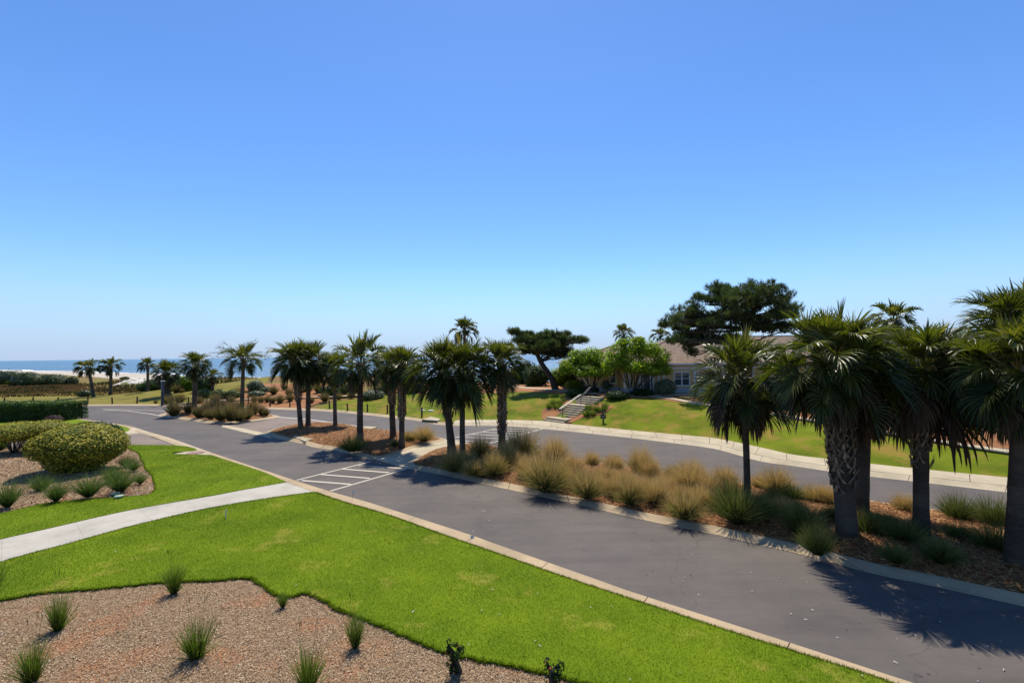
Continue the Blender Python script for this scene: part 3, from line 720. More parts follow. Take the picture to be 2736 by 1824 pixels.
# -------- tufts of grass
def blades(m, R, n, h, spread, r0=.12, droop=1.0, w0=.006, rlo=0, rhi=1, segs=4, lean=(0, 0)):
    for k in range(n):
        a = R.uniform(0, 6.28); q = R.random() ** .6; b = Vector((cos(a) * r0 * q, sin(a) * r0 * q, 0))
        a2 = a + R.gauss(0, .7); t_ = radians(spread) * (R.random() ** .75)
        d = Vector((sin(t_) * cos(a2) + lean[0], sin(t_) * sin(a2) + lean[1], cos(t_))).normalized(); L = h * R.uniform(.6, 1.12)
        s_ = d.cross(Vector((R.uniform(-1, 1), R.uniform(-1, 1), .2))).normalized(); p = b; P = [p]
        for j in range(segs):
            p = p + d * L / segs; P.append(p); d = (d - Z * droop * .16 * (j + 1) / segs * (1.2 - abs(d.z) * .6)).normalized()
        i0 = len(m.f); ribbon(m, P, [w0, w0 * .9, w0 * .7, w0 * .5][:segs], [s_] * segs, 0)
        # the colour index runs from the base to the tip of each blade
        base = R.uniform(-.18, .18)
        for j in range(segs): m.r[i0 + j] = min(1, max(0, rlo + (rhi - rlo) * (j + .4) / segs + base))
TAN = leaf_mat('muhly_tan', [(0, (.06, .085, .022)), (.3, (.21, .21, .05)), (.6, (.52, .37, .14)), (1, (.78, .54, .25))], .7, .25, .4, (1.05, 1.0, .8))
GRN = leaf_mat('muhly_green', [(0, (.045, .06, .018)), (.4, (.10, .13, .03)), (.8, (.23, .23, .065)), (1, (.42, .34, .14))], .6, .3, .35, (1, 1.1, .7))  # green toned down to deepen the shade under the right palms
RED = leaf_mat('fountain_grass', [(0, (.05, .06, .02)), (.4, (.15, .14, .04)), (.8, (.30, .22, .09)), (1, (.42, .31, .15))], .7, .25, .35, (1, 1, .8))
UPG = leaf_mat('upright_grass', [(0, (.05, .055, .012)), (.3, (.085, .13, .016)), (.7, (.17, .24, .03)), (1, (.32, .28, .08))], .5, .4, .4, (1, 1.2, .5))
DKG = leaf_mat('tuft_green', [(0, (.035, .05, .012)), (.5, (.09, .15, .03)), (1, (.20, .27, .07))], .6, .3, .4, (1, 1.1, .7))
TUFT = {}
def tuft_mesh(kind, v):
    key = (kind, v)
    if key in TUFT: return TUFT[key]
    R = random.Random(hash(key[0]) % 1000 * 0 + sum(map(ord, kind)) + v * 17); m = MB()
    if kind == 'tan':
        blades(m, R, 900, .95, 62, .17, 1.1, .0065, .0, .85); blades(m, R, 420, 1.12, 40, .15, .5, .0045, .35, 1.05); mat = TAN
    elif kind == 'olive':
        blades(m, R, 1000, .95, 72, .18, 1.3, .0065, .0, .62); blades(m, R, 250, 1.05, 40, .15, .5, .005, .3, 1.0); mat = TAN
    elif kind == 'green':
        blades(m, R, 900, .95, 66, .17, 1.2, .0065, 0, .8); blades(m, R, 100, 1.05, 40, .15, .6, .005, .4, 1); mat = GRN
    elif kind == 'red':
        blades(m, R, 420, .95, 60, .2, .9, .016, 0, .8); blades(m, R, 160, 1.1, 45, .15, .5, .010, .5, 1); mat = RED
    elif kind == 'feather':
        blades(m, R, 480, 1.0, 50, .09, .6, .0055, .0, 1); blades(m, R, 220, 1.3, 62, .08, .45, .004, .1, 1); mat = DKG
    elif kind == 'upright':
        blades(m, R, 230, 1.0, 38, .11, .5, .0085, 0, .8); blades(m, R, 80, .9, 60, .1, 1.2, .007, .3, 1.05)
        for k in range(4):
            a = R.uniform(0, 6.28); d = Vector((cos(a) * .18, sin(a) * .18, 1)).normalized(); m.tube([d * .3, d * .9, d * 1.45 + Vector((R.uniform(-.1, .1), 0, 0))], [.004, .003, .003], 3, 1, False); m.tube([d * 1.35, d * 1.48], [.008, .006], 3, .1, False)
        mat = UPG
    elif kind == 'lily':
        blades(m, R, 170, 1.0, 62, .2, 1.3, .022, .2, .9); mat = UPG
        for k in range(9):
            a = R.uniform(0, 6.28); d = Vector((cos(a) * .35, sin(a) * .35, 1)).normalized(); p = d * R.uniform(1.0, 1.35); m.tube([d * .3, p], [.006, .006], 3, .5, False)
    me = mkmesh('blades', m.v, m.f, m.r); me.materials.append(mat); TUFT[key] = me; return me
cnt_ = {}
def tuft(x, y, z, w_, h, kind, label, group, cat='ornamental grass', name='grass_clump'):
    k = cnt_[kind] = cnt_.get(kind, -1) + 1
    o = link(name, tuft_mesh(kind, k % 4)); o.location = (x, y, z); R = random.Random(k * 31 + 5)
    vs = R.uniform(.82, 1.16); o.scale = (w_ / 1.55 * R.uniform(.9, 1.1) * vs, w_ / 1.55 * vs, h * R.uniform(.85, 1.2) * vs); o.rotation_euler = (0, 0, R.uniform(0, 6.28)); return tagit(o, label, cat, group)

# -------- leafy shrubs and tree crowns
def leaves(m, R, blobs, n, size, aspect=.6, depth=.25, up=.4, rough=.12, zmin=None, rlo=0, rhi=1, clump=0):
    wts = [b[1][0] * b[1][1] + b[1][1] * b[1][2] for b in blobs]
    cl = [[Vector((R.gauss(0, 1), R.gauss(0, 1), R.gauss(0, 1))).normalized() for _ in range(clump)] for b in blobs] if clump else None
    for k in range(n):
        bi = R.choices(range(len(blobs)), wts)[0]; c, r_ = blobs[bi]
        d = Vector((R.gauss(0, 1), R.gauss(0, 1), R.gauss(0, 1))).normalized()
        if clump:
            q = R.choice(cl[bi]); d = (q + d * .42).normalized()
        f = 1 - depth * R.random() ** 1.5 + R.uniform(-rough, rough) * .5
        p = Vector((c[0] + d.x * r_[0] * f, c[1] + d.y * r_[1] * f, c[2] + d.z * r_[2] * f))
        if zmin is not None and p.z < zmin: continue
        nrm_ = (d + Vector((R.gauss(0, .6), R.gauss(0, .6), R.gauss(0, .6) + up))).normalized()
        t_ = nrm_.cross(Vector((R.gauss(0, 1), R.gauss(0, 1), R.gauss(0, 1)))).normalized(); b_ = nrm_.cross(t_); s_ = size * R.uniform(.6, 1.3)
        i = len(m.v); m.v += [tuple(p - t_ * s_), tuple(p + b_ * s_ * aspect), tuple(p + t_ * s_), tuple(p - b_ * s_ * aspect)]
        m.f.append((i, i + 1, i + 2, i + 3)); m.r.append(min(1, max(0, R.uniform(rlo, rhi))))
def lm(name, a, b_, c, tr=.4, rough=.6, spec=.25, tc=None): return leaf_mat(name, [(0, a), (.5, b_), (1, c)], rough, spec, tr, tc)
LM = {
 'yellow': lm('yellow_green_shrub', (.06, .10, .012), (.25, .27, .025), (.70, .55, .06), .28, .6, .2, (1, 1.0, .5)),
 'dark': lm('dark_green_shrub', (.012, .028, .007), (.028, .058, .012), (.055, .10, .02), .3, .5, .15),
 'hedge': lm('hedge_leaf', (.026, .052, .008), (.062, .105, .014), (.13, .20, .03), .45, .45, .3),
 'bright': lm('bright_leaf', (.12, .17, .012), (.27, .37, .025), (.46, .56, .05), .55, .5, .3, (1.1, 1.3, .35)),
 'grey': lm('grey_green_leaf', (.06, .08, .03), (.16, .19, .09), (.34, .36, .22), .3, .5, .4),
 'dune': lm('dune_shrub_leaf', (.035, .055, .01), (.08, .11, .018), (.14, .17, .03), .3, .5, .4),
 'pine': lm('pine_needle', (.028, .04, .014), (.08, .10, .032), (.17, .19, .07), .4, .5, .35),
 'purple': lm('purple_shrub_leaf', (.05, .02, .025), (.10, .05, .055), (.16, .10, .08), .2),
 'olean': lm('oleander_leaf', (.08, .10, .03), (.20, .23, .06), (.36, .38, .14), .35),
}
def shrub(name, base, blobs, mat, n, size, label, cat='shrub', group=None, stems=0, core=.78, clump=0, R=None, zmin=.03, up=.4, depth=.25, aspect=.6, corer=.05):
    R = R or random.Random(len(label) * 13 + n); e = link(name, None); e.location = base; tagit(e, label, cat, group)
    m = MB()
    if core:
        for c, r_ in blobs: m.ell(c, (r_[0] * core, r_[1] * core, r_[2] * core), 12, 8, corer, .05)  # dark core added behind the leaves to block light, coloured as inner shade
    leaves(m, R, blobs, n, size, aspect=aspect, zmin=zmin, clump=clump, up=up, depth=depth); m.build('foliage', LM[mat], e)
    if stems:
        m = MB()
        for k in range(stems):
            c, r_ = R.choice(blobs); a = R.uniform(0, 6.28); q = Vector((c[0] + cos(a) * r_[0] * .6, c[1] + sin(a) * r_[1] * .6, c[2])); s0 = Vector((R.uniform(-.12, .12), R.uniform(-.12, .12), 0))
            md_ = s0.lerp(q, .5) + Vector((0, 0, .1)) - Vector((q.x, q.y, 0)) * .12; m.tube([s0, md_, q], [.045, .032, .018], 6, R.random(), False)
        m.build('stems', M['bark'], e)
    return e
def limb(m, R, a, b, r0, r1, bend=.15, n=6, seg=6):
    a = Vector(a); b = Vector(b); L = (b - a).length; off = Vector((R.uniform(-1, 1), R.uniform(-1, 1), R.uniform(-.3, .8))) * bend * L
    P = [a.lerp(b, k / n) + off * sin(pi * k / n) * .5 + Vector((R.uniform(-1, 1), R.uniform(-1, 1), R.uniform(-1, 1))) * .02 * L * (0 < k < n) for k in range(n + 1)]
    m.tube(P, [r0 + (r1 - r0) * k / n for k in range(n + 1)], seg, R.random(), False); return P
def needle_tufts(m, R, pads, n, L=.28, per=9, w_=.012):
    subs = []
    for c, r_ in pads:
        for k in range(max(5, int(r_[0] * r_[1] * 6.5))):
            a = R.uniform(0, 6.28); f = R.random() ** .5; h = R.uniform(-.8, 1.0) * (1 - f * .5)
            subs.append((Vector((c[0] + cos(a) * r_[0] * f, c[1] + sin(a) * r_[1] * f, c[2] + r_[2] * h)), R.uniform(.22, .48), R.uniform(0, .75)))
    for k in range(n):
        c, rad, rb = R.choice(subs); d = Vector((R.gauss(0, 1), R.gauss(0, 1), R.gauss(0, .8) + .3)).normalized(); f = R.random() ** .5 * rad
        p = c + d * f; ax = Vector((d.x * .8, d.y * .8, .9 + d.z * .3)).normalized(); s2 = R.uniform(.7, 1.3) * L
        for j in range(per):
            dd = (ax + Vector((R.gauss(0, .5), R.gauss(0, .5), R.gauss(0, .4)))).normalized(); s_ = dd.cross(Vector((R.gauss(0, 1), R.gauss(0, 1), R.gauss(0, 1)))).normalized()
            i = len(m.v); q = p + ax * R.uniform(0, s2 * .5); m.v += [tuple(q - s_ * w_), tuple(q + s_ * w_), tuple(q + dd * s2 + s_ * w_ * .4), tuple(q + dd * s2 - s_ * w_ * .4)]
            m.f.append((i, i + 1, i + 2, i + 3)); m.r.append(min(1, max(0, rb + R.uniform(-.1, .25))))
# ================================================================ palms
def PA(bx, by, box, kind, sd_, label, group, zb=.2, terrain=False, k=1.0, budx=None, budf=.52, **kw):
    if terrain: x, y = GT(bx, by); z = h1(x, y)
    else: x, y = G(bx, by, zb); z = zb
    x0, x1, y0, y1 = box
    bud = at(budx if budx else (x0 + x1) / 2, y0 + (y1 - y0) * budf, y)
    sc = ((y1 - y0) * .5 * .6 + (x1 - x0) * .5 * .4) * y / F / 1.72 * k
    return palm((x, y, z), bud, sc, kind, sd_, label, group, **kw)
g1 = 'palms on the middle median'; g2 = 'palms on the first grass median'; g3 = 'palms on the long clump grass median'; g4 = 'palms beyond the far road'
PA(250, 1060, (205, 268, 953, 1012), 'wind', 1, 'windswept palm by a low dark bush in the meadow, left of the far left pair', g4, terrain=True, r0=.22, r1=.19, dead=.9, deadkind='deadfar', budf=.5, boots=.15)
PA(295, 1055.5, (265, 328, 947, 1011), 'wind', 2, 'leaning windswept palm in the meadow, right of the far left pair', g4, terrain=True, r0=.22, r1=.19, dead=.9, deadkind='deadfar', budf=.5, boots=.1)
PA(394, 1046, (371, 418, 951, 999), 'wind', 3, 'windblown palm rising left of the dark shrub clump before the sea', g4, terrain=True, r0=.2, r1=.18, budf=.5, boots=.1)
PA(448, 1058, (400, 490, 965, 1040), 'mid', 4, 'low bushy palm with thick dark trunk behind the tall light post', g4, terrain=True, r0=.45, r1=.38, dead=.9, deadkind='deadfar', budf=.42, boots=.2)
PA(568, 1052, (540, 594, 980, 1030), 'far', 5, 'short dark palm just right of the bright green shrub', g4, terrain=True, r0=.2, r1=.18, dead=.9, deadkind='deadfar')
PA(519.6, 1098.6, (470, 573, 931, 1003), 'mid', 6, 'palm at the left end of the first grass median', g2, r0=.27, r1=.21, boots=.25, budf=.62, budx=523, dead=.55)
PA(645.6, 1098, (600, 704, 903, 1016), 'sparse', 7, 'tall palm with feathery dry seed stalks on the first grass median', g2, r0=.22, r1=.17, boots=.1, budf=.52, budx=650, wisps=14, k=1.05)
PA(804, 1143, (716, 850, 895, 1036), 'mid', 8, 'left palm of the touching pair at the left end of the middle median', g1, r0=.19, r1=.17, boots=0.6, budx=788, dead=.7)
PA(823.5, 1139, (770, 885, 893, 1040), 'mid', 9, 'right palm of the touching pair at the left end of the middle median', g1, r0=.20, r1=.17, boots=.2, budx=827, dead=.8)
PA(896, 1137.5, (860, 930, 915, 1058), 'mid', 10, 'narrow palm half hidden left of the tall single palm', g1, r0=.16, r1=.14, boots=.35, budx=894, dead=.8)
PA(962, 1180.7, (889, 1026, 877, 1056), 'sparse', 11, 'tall single palm with open airy crown on the middle median', g1, r0=.215, r1=.165, boots=.12, budx=964, dead=.8, k=1.12)
PA(1051, 1170, (1000, 1078, 905, 1060), 'mid', 12, 'rear palm of the right pair on the middle median', g1, r0=.21, r1=.19, boots=0.6, budx=1046, dead=.7)
PA(1073.6, 1192.6, (1016, 1126, 896, 1064), 'mid', 13, 'front palm of the right pair on the middle median', g1, r0=.175, r1=.15, boots=0.66, budx=1074, dead=.5)
PA(1209, 1216, (1125, 1225, 868, 1108), 'mid', 14, 'leaning palm with upright spear leaves at the median left tip', g3, r0=.235, r1=.17, boots=0.55, budx=1183, dead=.75, flare=1.6, k=1.08)
PA(1236, 1219, (1166, 1305, 883, 1112), 'mid', 15, 'straight palm just right of the leaning one, median left tip', g3, r0=.17, r1=.14, boots=0.4, budx=1238, dead=.6, k=1.12)
PA(1340, 1211, (1296, 1412, 885, 1056), 'mid', 16, 'rough-trunked palm beside the far crosswalk', g3, r0=.215, r1=.18, boots=0.78, budx=1340, dead=.7)
PA(1241, 1020, (1204, 1278, 856, 930), 'far', 17, 'distant palm whose top shows above the leaning pair', g4, terrain=True, r0=.2, r1=.18, boots=.1, budf=.38, k=1.15, dead=1.1, deadkind='deadfar')
PA(1665, 1010, (1632, 1700, 862, 922), 'far', 18, 'distant palm rising behind the tan house roof', g4, terrain=True, r0=.2, r1=.18, boots=.1, budf=.5)
PA(1762, 1005, (1738, 1790, 870, 925), 'far', 19, 'olive palm top peeking over the roof left of the big pine', g4, terrain=True, r0=.2, r1=.18)
PA(1997, 1330, (1850, 2068, 872, 1160), 'mid', 20, 'slim dark-trunked palm with ragged dead skirt amid tan clumps', g3, r0=.125, r1=.115, boots=.12, budx=1985, dead=1.2, k=1.04, budf=.5)
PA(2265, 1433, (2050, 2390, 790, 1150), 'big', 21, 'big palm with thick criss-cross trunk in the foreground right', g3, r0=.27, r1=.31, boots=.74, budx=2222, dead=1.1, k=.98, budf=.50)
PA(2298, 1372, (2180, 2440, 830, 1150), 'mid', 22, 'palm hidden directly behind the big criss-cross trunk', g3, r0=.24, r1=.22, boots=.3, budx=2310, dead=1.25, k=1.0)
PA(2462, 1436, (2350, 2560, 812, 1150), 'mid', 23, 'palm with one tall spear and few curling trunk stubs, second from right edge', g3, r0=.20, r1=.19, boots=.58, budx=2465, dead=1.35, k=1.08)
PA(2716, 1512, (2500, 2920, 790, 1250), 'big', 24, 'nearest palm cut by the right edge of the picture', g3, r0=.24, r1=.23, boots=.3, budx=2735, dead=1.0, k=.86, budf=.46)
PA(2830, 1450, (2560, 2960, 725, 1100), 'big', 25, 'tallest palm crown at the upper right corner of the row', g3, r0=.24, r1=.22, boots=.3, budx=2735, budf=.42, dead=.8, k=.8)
PA(2388, 1040, (2330, 2446, 812, 915), 'far', 26, 'distant palm crown behind the big foreground palm', g4, terrain=True, r0=.2, r1=.18, k=1.2, budf=.42, dead=1.0, deadkind='deadfar')
PA(2180, 1060, (2120, 2240, 860, 960), 'far', 27, 'palm beside the house behind the big palm crown', g4, terrain=True, r0=.2, r1=.18)
PA(2560, 1080, (2480, 2640, 880, 1010), 'mid', 28, 'shaded palm before the house between the two right palms', g4, terrain=True, r0=.2, r1=.18)

# ================================================================ grass clumps
ORD = ['first', 'second', 'third', 'fourth', 'fifth', 'sixth', 'seventh', 'eighth', 'ninth', 'tenth', 'eleventh', 'twelfth', 'thirteenth', 'fourteenth', 'fifteenth', 'sixteenth']
def row(items, where, group, terrain=False, zb=.22, hk=.78, name='grass_clump', cat='ornamental grass', adj=None):
    items = sorted(items)
    for i, it in enumerate(items):
        px, py, wpx, kind = it[:4]
        if terrain: x, y = GT(px, py); z = h1(x, y) + .03
        else: x, y = G(px, py, zb); z = zb - .02
        w_ = wpx * y / F * {'feather': 1.3, 'red': 1.0}.get(kind, 1.38); h = wpx * y / F * hk / .78 * .92 * ((it[4] if len(it) > 4 else 1) ** .6)
        a = {'tan': 'tan', 'olive': 'olive', 'green': 'green', 'red': 'brownish', 'feather': 'feathery green', 'upright': 'upright green', 'lily': 'leafy green'}[kind]
        tuft(x, y, z, w_, h, kind, f'{a} {adj or "grass clump"} {where}, {ORD[i]} from the left', group, cat, name)
gg = 'muhly clumps on the long median'
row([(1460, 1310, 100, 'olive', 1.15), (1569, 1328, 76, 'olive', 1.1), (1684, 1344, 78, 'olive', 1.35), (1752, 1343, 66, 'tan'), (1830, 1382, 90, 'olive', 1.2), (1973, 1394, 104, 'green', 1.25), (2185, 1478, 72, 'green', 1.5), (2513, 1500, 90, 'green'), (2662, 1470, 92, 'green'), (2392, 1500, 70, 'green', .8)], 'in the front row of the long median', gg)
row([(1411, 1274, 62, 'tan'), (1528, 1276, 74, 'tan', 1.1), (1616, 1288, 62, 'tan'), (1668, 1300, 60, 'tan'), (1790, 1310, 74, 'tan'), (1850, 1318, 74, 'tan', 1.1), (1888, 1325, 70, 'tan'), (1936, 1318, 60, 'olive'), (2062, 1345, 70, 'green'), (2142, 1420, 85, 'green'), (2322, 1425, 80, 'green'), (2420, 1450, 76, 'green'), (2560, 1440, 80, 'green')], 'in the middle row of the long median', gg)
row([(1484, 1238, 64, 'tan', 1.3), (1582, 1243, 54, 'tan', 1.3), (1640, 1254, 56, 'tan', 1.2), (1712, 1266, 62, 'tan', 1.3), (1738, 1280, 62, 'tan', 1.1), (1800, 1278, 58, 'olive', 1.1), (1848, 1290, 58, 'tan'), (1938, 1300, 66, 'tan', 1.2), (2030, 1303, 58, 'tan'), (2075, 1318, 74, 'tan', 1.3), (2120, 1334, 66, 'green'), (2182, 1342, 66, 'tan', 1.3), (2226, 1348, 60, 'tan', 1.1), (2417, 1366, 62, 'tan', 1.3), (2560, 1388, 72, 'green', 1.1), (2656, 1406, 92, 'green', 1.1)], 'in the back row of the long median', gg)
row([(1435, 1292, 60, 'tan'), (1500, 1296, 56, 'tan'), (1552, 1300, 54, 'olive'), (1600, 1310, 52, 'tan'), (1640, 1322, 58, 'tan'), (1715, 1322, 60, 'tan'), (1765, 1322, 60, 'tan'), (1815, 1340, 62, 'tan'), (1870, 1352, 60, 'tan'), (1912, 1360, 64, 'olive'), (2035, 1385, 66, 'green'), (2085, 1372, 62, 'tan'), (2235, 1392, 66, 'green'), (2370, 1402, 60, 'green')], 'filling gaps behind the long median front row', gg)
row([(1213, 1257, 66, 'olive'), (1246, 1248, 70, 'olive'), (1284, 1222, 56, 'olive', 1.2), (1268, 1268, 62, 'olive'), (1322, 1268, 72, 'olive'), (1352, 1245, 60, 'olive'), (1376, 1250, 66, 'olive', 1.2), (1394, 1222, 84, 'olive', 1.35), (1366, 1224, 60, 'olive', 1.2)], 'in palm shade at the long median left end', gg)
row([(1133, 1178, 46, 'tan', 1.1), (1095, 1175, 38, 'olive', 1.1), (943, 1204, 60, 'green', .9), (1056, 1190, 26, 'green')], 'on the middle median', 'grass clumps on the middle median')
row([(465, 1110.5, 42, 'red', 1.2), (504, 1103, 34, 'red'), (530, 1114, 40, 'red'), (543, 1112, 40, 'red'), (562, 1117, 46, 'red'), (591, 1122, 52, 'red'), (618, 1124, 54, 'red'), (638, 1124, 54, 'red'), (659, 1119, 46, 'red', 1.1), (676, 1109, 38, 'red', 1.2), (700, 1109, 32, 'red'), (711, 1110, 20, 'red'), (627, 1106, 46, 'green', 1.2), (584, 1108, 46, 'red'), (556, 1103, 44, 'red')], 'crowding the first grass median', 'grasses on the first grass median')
bg = 'grass clumps on the straw berm'
row([(448, 1081, 40, 'red'), (480.5, 1077, 32, 'red'), (416, 1078, 12, 'red'), (533, 1078, 28, 'red'), (574, 1076, 30, 'red'), (617, 1075, 26, 'red'), (680, 1076, 20, 'red'), (697, 1076, 20, 'red'), (714, 1075, 22, 'red'), (729, 1078, 22, 'red'), (748, 1077, 26, 'red'), (775, 1073, 26, 'red'), (832, 1077, 24, 'red'), (868, 1074, 26, 'red'), (905, 1068, 26, 'red'), (938, 1064, 22, 'red')], 'along the rope fence', bg, terrain=True)
row([(731, 1054, 28, 'red'), (772, 1058, 26, 'red'), (472, 1050, 28, 'red'), (497, 1042, 14, 'red'), (487, 1049, 16, 'red'), (640, 1052, 26, 'olive'), (800, 1052, 26, 'red'), (850, 1050, 26, 'red'), (900, 1050, 26, 'red'), (760, 1042, 26, 'red'), (950, 1046, 28, 'olive'), (830, 1036, 30, 'olive')], 'higher up on the straw berm', bg, terrain=True)
row([(20, 1353.6, 60, 'feather', 1.3), (150, 1337, 66, 'feather', 1.0), (237, 1326, 76, 'feather', 1.0), (322, 1312, 74, 'feather', 1.0), (375, 1291, 40, 'feather', 1.1), (110, 1312, 56, 'feather', .8)], 'before the yellow-green dome shrub', 'feathery clumps in the left bed', zb=.1, adj='clump')
row([(336, 1246, 52, 'feather'), (357, 1256, 44, 'feather'), (78, 1204, 48, 'feather', .9), (2, 1202, 44, 'feather', .9), (300, 1290, 50, 'feather')], 'beside rounded shrubs in the left bed', 'feathery clumps in the left bed', zb=.1, adj='clump')
row([(465, 1583, 66, 'upright', 1.25), (155, 1684, 84, 'upright', 1.15), (86, 1820, 92, 'upright', 1.0), (524, 1758, 100, 'upright', .95), (756, 1619, 46, 'upright', 1.1), (823, 1850, 84, 'upright', 1.1), (949, 1727, 62, 'upright', 1.6), (-28, 1600, 66, 'upright', 1.2)], 'in the near mulch bed', 'young grass plants in the near bed', zb=.04, adj='grass plant', hk=1.0)
row([(1468, 1092, 18, 'lily'), (1484, 1093, 20, 'lily'), (1500, 1094, 22, 'lily'), (1478, 1083, 18, 'lily'), (1496, 1082, 20, 'lily'), (1507, 1074, 18, 'lily')], 'left of the concrete steps', 'leafy flower clumps beside the steps', terrain=True, adj='clump', name='lily_clump', cat='flowering plant')
row([(1568, 1114, 22, 'lily'), (1586, 1112, 26, 'lily'), (1594, 1100, 20, 'lily'), (1576, 1098, 20, 'lily'), (1570, 1094, 16, 'lily'), (1613, 1100, 18, 'lily'), (1618, 1090, 20, 'lily'), (1594, 1083, 14, 'lily'), (1602, 1104, 12, 'lily')], 'right of the concrete steps', 'leafy flower clumps beside the steps', terrain=True, adj='clump', name='lily_clump', cat='flowering plant')

# ================================================================ shrubs
def SH(name, px, py, blobs, mat, n, size, label, terrain=True, zb=.05, **k):
    """blobs in metres relative to the foot; px,py: the foot"""
    if terrain: x, y = GT(px, py); z = h1(x, y)
    else: x, y = G(px, py, zb); z = zb
    return shrub(name, (x, y, z - .02), blobs, mat, n, size, label, **k)
SH('rounded_shrub', 196, 1264, [((0, .3, 1.62), (1.75, 1.7, .95)), ((-1.0, .4, 1.45), (1.15, 1.4, .85)), ((1.0, .3, 1.4), (1.15, 1.5, .9)), ((-.5, -.5, 1.5), (1.2, 1.1, .75)), ((.6, -.5, 1.45), (1.15, 1.1, .75)), ((0, .2, .8), (1.55, 1.2, .8))], 'yellow', 34000, .06, 'large clipped yellow-green dome shrub in the left bed', terrain=False, stems=6, depth=.2, core=.80, clump=150, up=.9, corer=.1)
SH('rounded_shrub', 36, 1214, [((.15, .2, 1.45), (1.75, 1.5, .62)), ((1.4, .7, 1.5), (1.2, 1.3, .6)), ((-1.0, .2, 1.3), (1.0, 1.1, .6))], 'yellow', 14000, .05, 'multi-stemmed umbrella-shaped shrub at the left edge, trunk visible', terrain=False, stems=12, depth=.3, core=.7, up=.9, corer=.4)
SH('rounded_shrub', 250, 1205, [((-.3, .0, 1.1), (1.9, 1.3, .82)), ((.6, -.2, .85), (1.4, 1.2, .8))], 'dark', 13000, .055, 'dark glossy green rounded shrub behind the yellow-green dome', terrain=False, depth=.12, core=.88)
# clipped hedge
e = link('clipped_hedge', None); hx, hy = G(90, 1127); e.location = (hx, hy + 1.4, 0); tagit(e, 'long dark green clipped hedge beside the road at the left edge', 'hedge')
x1 = G(172, 1125)[0] - hx; m1 = MB(); R = random.Random(5); bl_ = []
for i in range(14): bl_.append(((x1 - 1.2 - i * 1.5, R.uniform(-.1, .1), 1.0), (1.45, 1.45, 1.0 + R.uniform(-.05, .05))))
m1.box((x1 - 10.6, 0, .85), (20.4, 2.3, 1.42), r=.05)  # dark core box added behind the leaves, coloured as the hedge's inner shade
for k in range(26000):      # leaves over the box-shaped top, front and end
    f = R.random(); X_ = x1 - 20.8 * R.random(); 
    if f < .4: p = Vector((X_, R.uniform(-1.35, 1.35), 1.80 + R.gauss(0, .06) + .05 * sin(X_ * 2.1))); nn = Vector((0, 0, 1))
    elif f < .92: p = Vector((X_, -1.35 + R.gauss(0, .07) + .06 * sin(X_ * 3), R.uniform(.05, 1.95))); nn = Vector((0, -1, .2))
    else: p = Vector((x1 + R.gauss(0, .07), R.uniform(-1.35, 1.35), R.uniform(.05, 1.95))); nn = Vector((1, 0, .2))
    if p.z > 1.64 and (abs(p.y) > 1.2 or p.x > x1 - .15): p.z -= .12; p.y *= .95
    nn = (nn + Vector((R.gauss(0, .5), R.gauss(0, .5), R.gauss(0, .5)))).normalized(); t_ = nn.cross(Vector((R.gauss(0, 1), R.gauss(0, 1), R.gauss(0, 1)))).normalized(); b_ = nn.cross(t_); s_ = R.uniform(.04, .09)
    m1.face((p - t_ * s_, p + b_ * s_ * .6, p + t_ * s_, p - b_ * s_ * .6), R.random())
m1.build('foliage', LM['hedge'], e)
SH('small_shrub', 143, 1129, [((0, 0, .35), (.85, .5, .4))], 'purple', 900, .05, 'low purplish shrub at the foot of the clipped hedge', terrain=False)
# meadow and dune shrubs
for px, py, b_, n_, lb in (
    (20, 1026, [((0, 0, 1.3), (6, 3, 2.4)), ((-6, 1, 1.2), (6, 3, 2.0))], 5200, 'dark dune shrub mass at the left edge before the beach'),
    (78, 1027, [((0, 0, 1.1), (4.8, 3, 2.1)), ((2.5, 0, .8), (4, 2.5, 1.7))], 4200, 'middle rounded green shrub mass on the dune, before the beach'),
    (140, 1025, [((0, 0, .8), (3.6, 2.6, 1.75)), ((3.4, 0, .4), (3.4, 2.2, 1.1))], 3200, 'long low shrub mass on the dune, right of the rounded one'),
    (193, 1025, [((0, 0, .6), (1.3, 1.2, 1.3))], 900, 'small solitary dune shrub left of the far left palm pair'),
    (332, 1013, [((0, 0, .3), (1.6, 1.2, .7))], 500, 'tiny low green shrub on top of the pale sand dune')):
    SH('dune_shrub', px, py, b_, 'dune', n_, .16, lb, group='shrubs on the dune', zmin=-.5, clump=24, depth=.15, core=.86)
SH('meadow_bush', 228, 1060, [((0, 0, .5), (1.0, .8, .75)), ((-.5, 0, .5), (.7, .7, .6))], 'dune', 900, .09, 'low dark bush at the foot of the left windswept palm', clump=14)
SH('dune_shrub', 408, 1043, [((0, 0, .8), (1.9, 1.4, 1.2)), ((-1.5, 0, .5), (1.3, 1, .8))], 'hedge', 1900, .10, 'dark green shrub behind the windblown palm near the light post', clump=20)
SH('dune_shrub', 497, 1044, [((0, 0, 1.2), (1.5, 1.3, 1.4)), ((1.1, 0, .8), (1.3, 1.2, 1.2))], 'bright', 2200, .10, 'bright green shrub glowing left of the first median palm', clump=22)
SH('dune_shrub', 545, 1044, [((0, 0, .9), (1.6, 1.3, 1.3))], 'hedge', 1500, .10, 'dark green shrub between bright shrub and short dark palm', clump=20)
SH('dune_shrub', 470, 1043, [((0, 0, .8), (1.6, 1.3, 1.4))], 'hedge', 1500, .10, 'dark shrub behind the thick dark palm trunk and light post', clump=20)
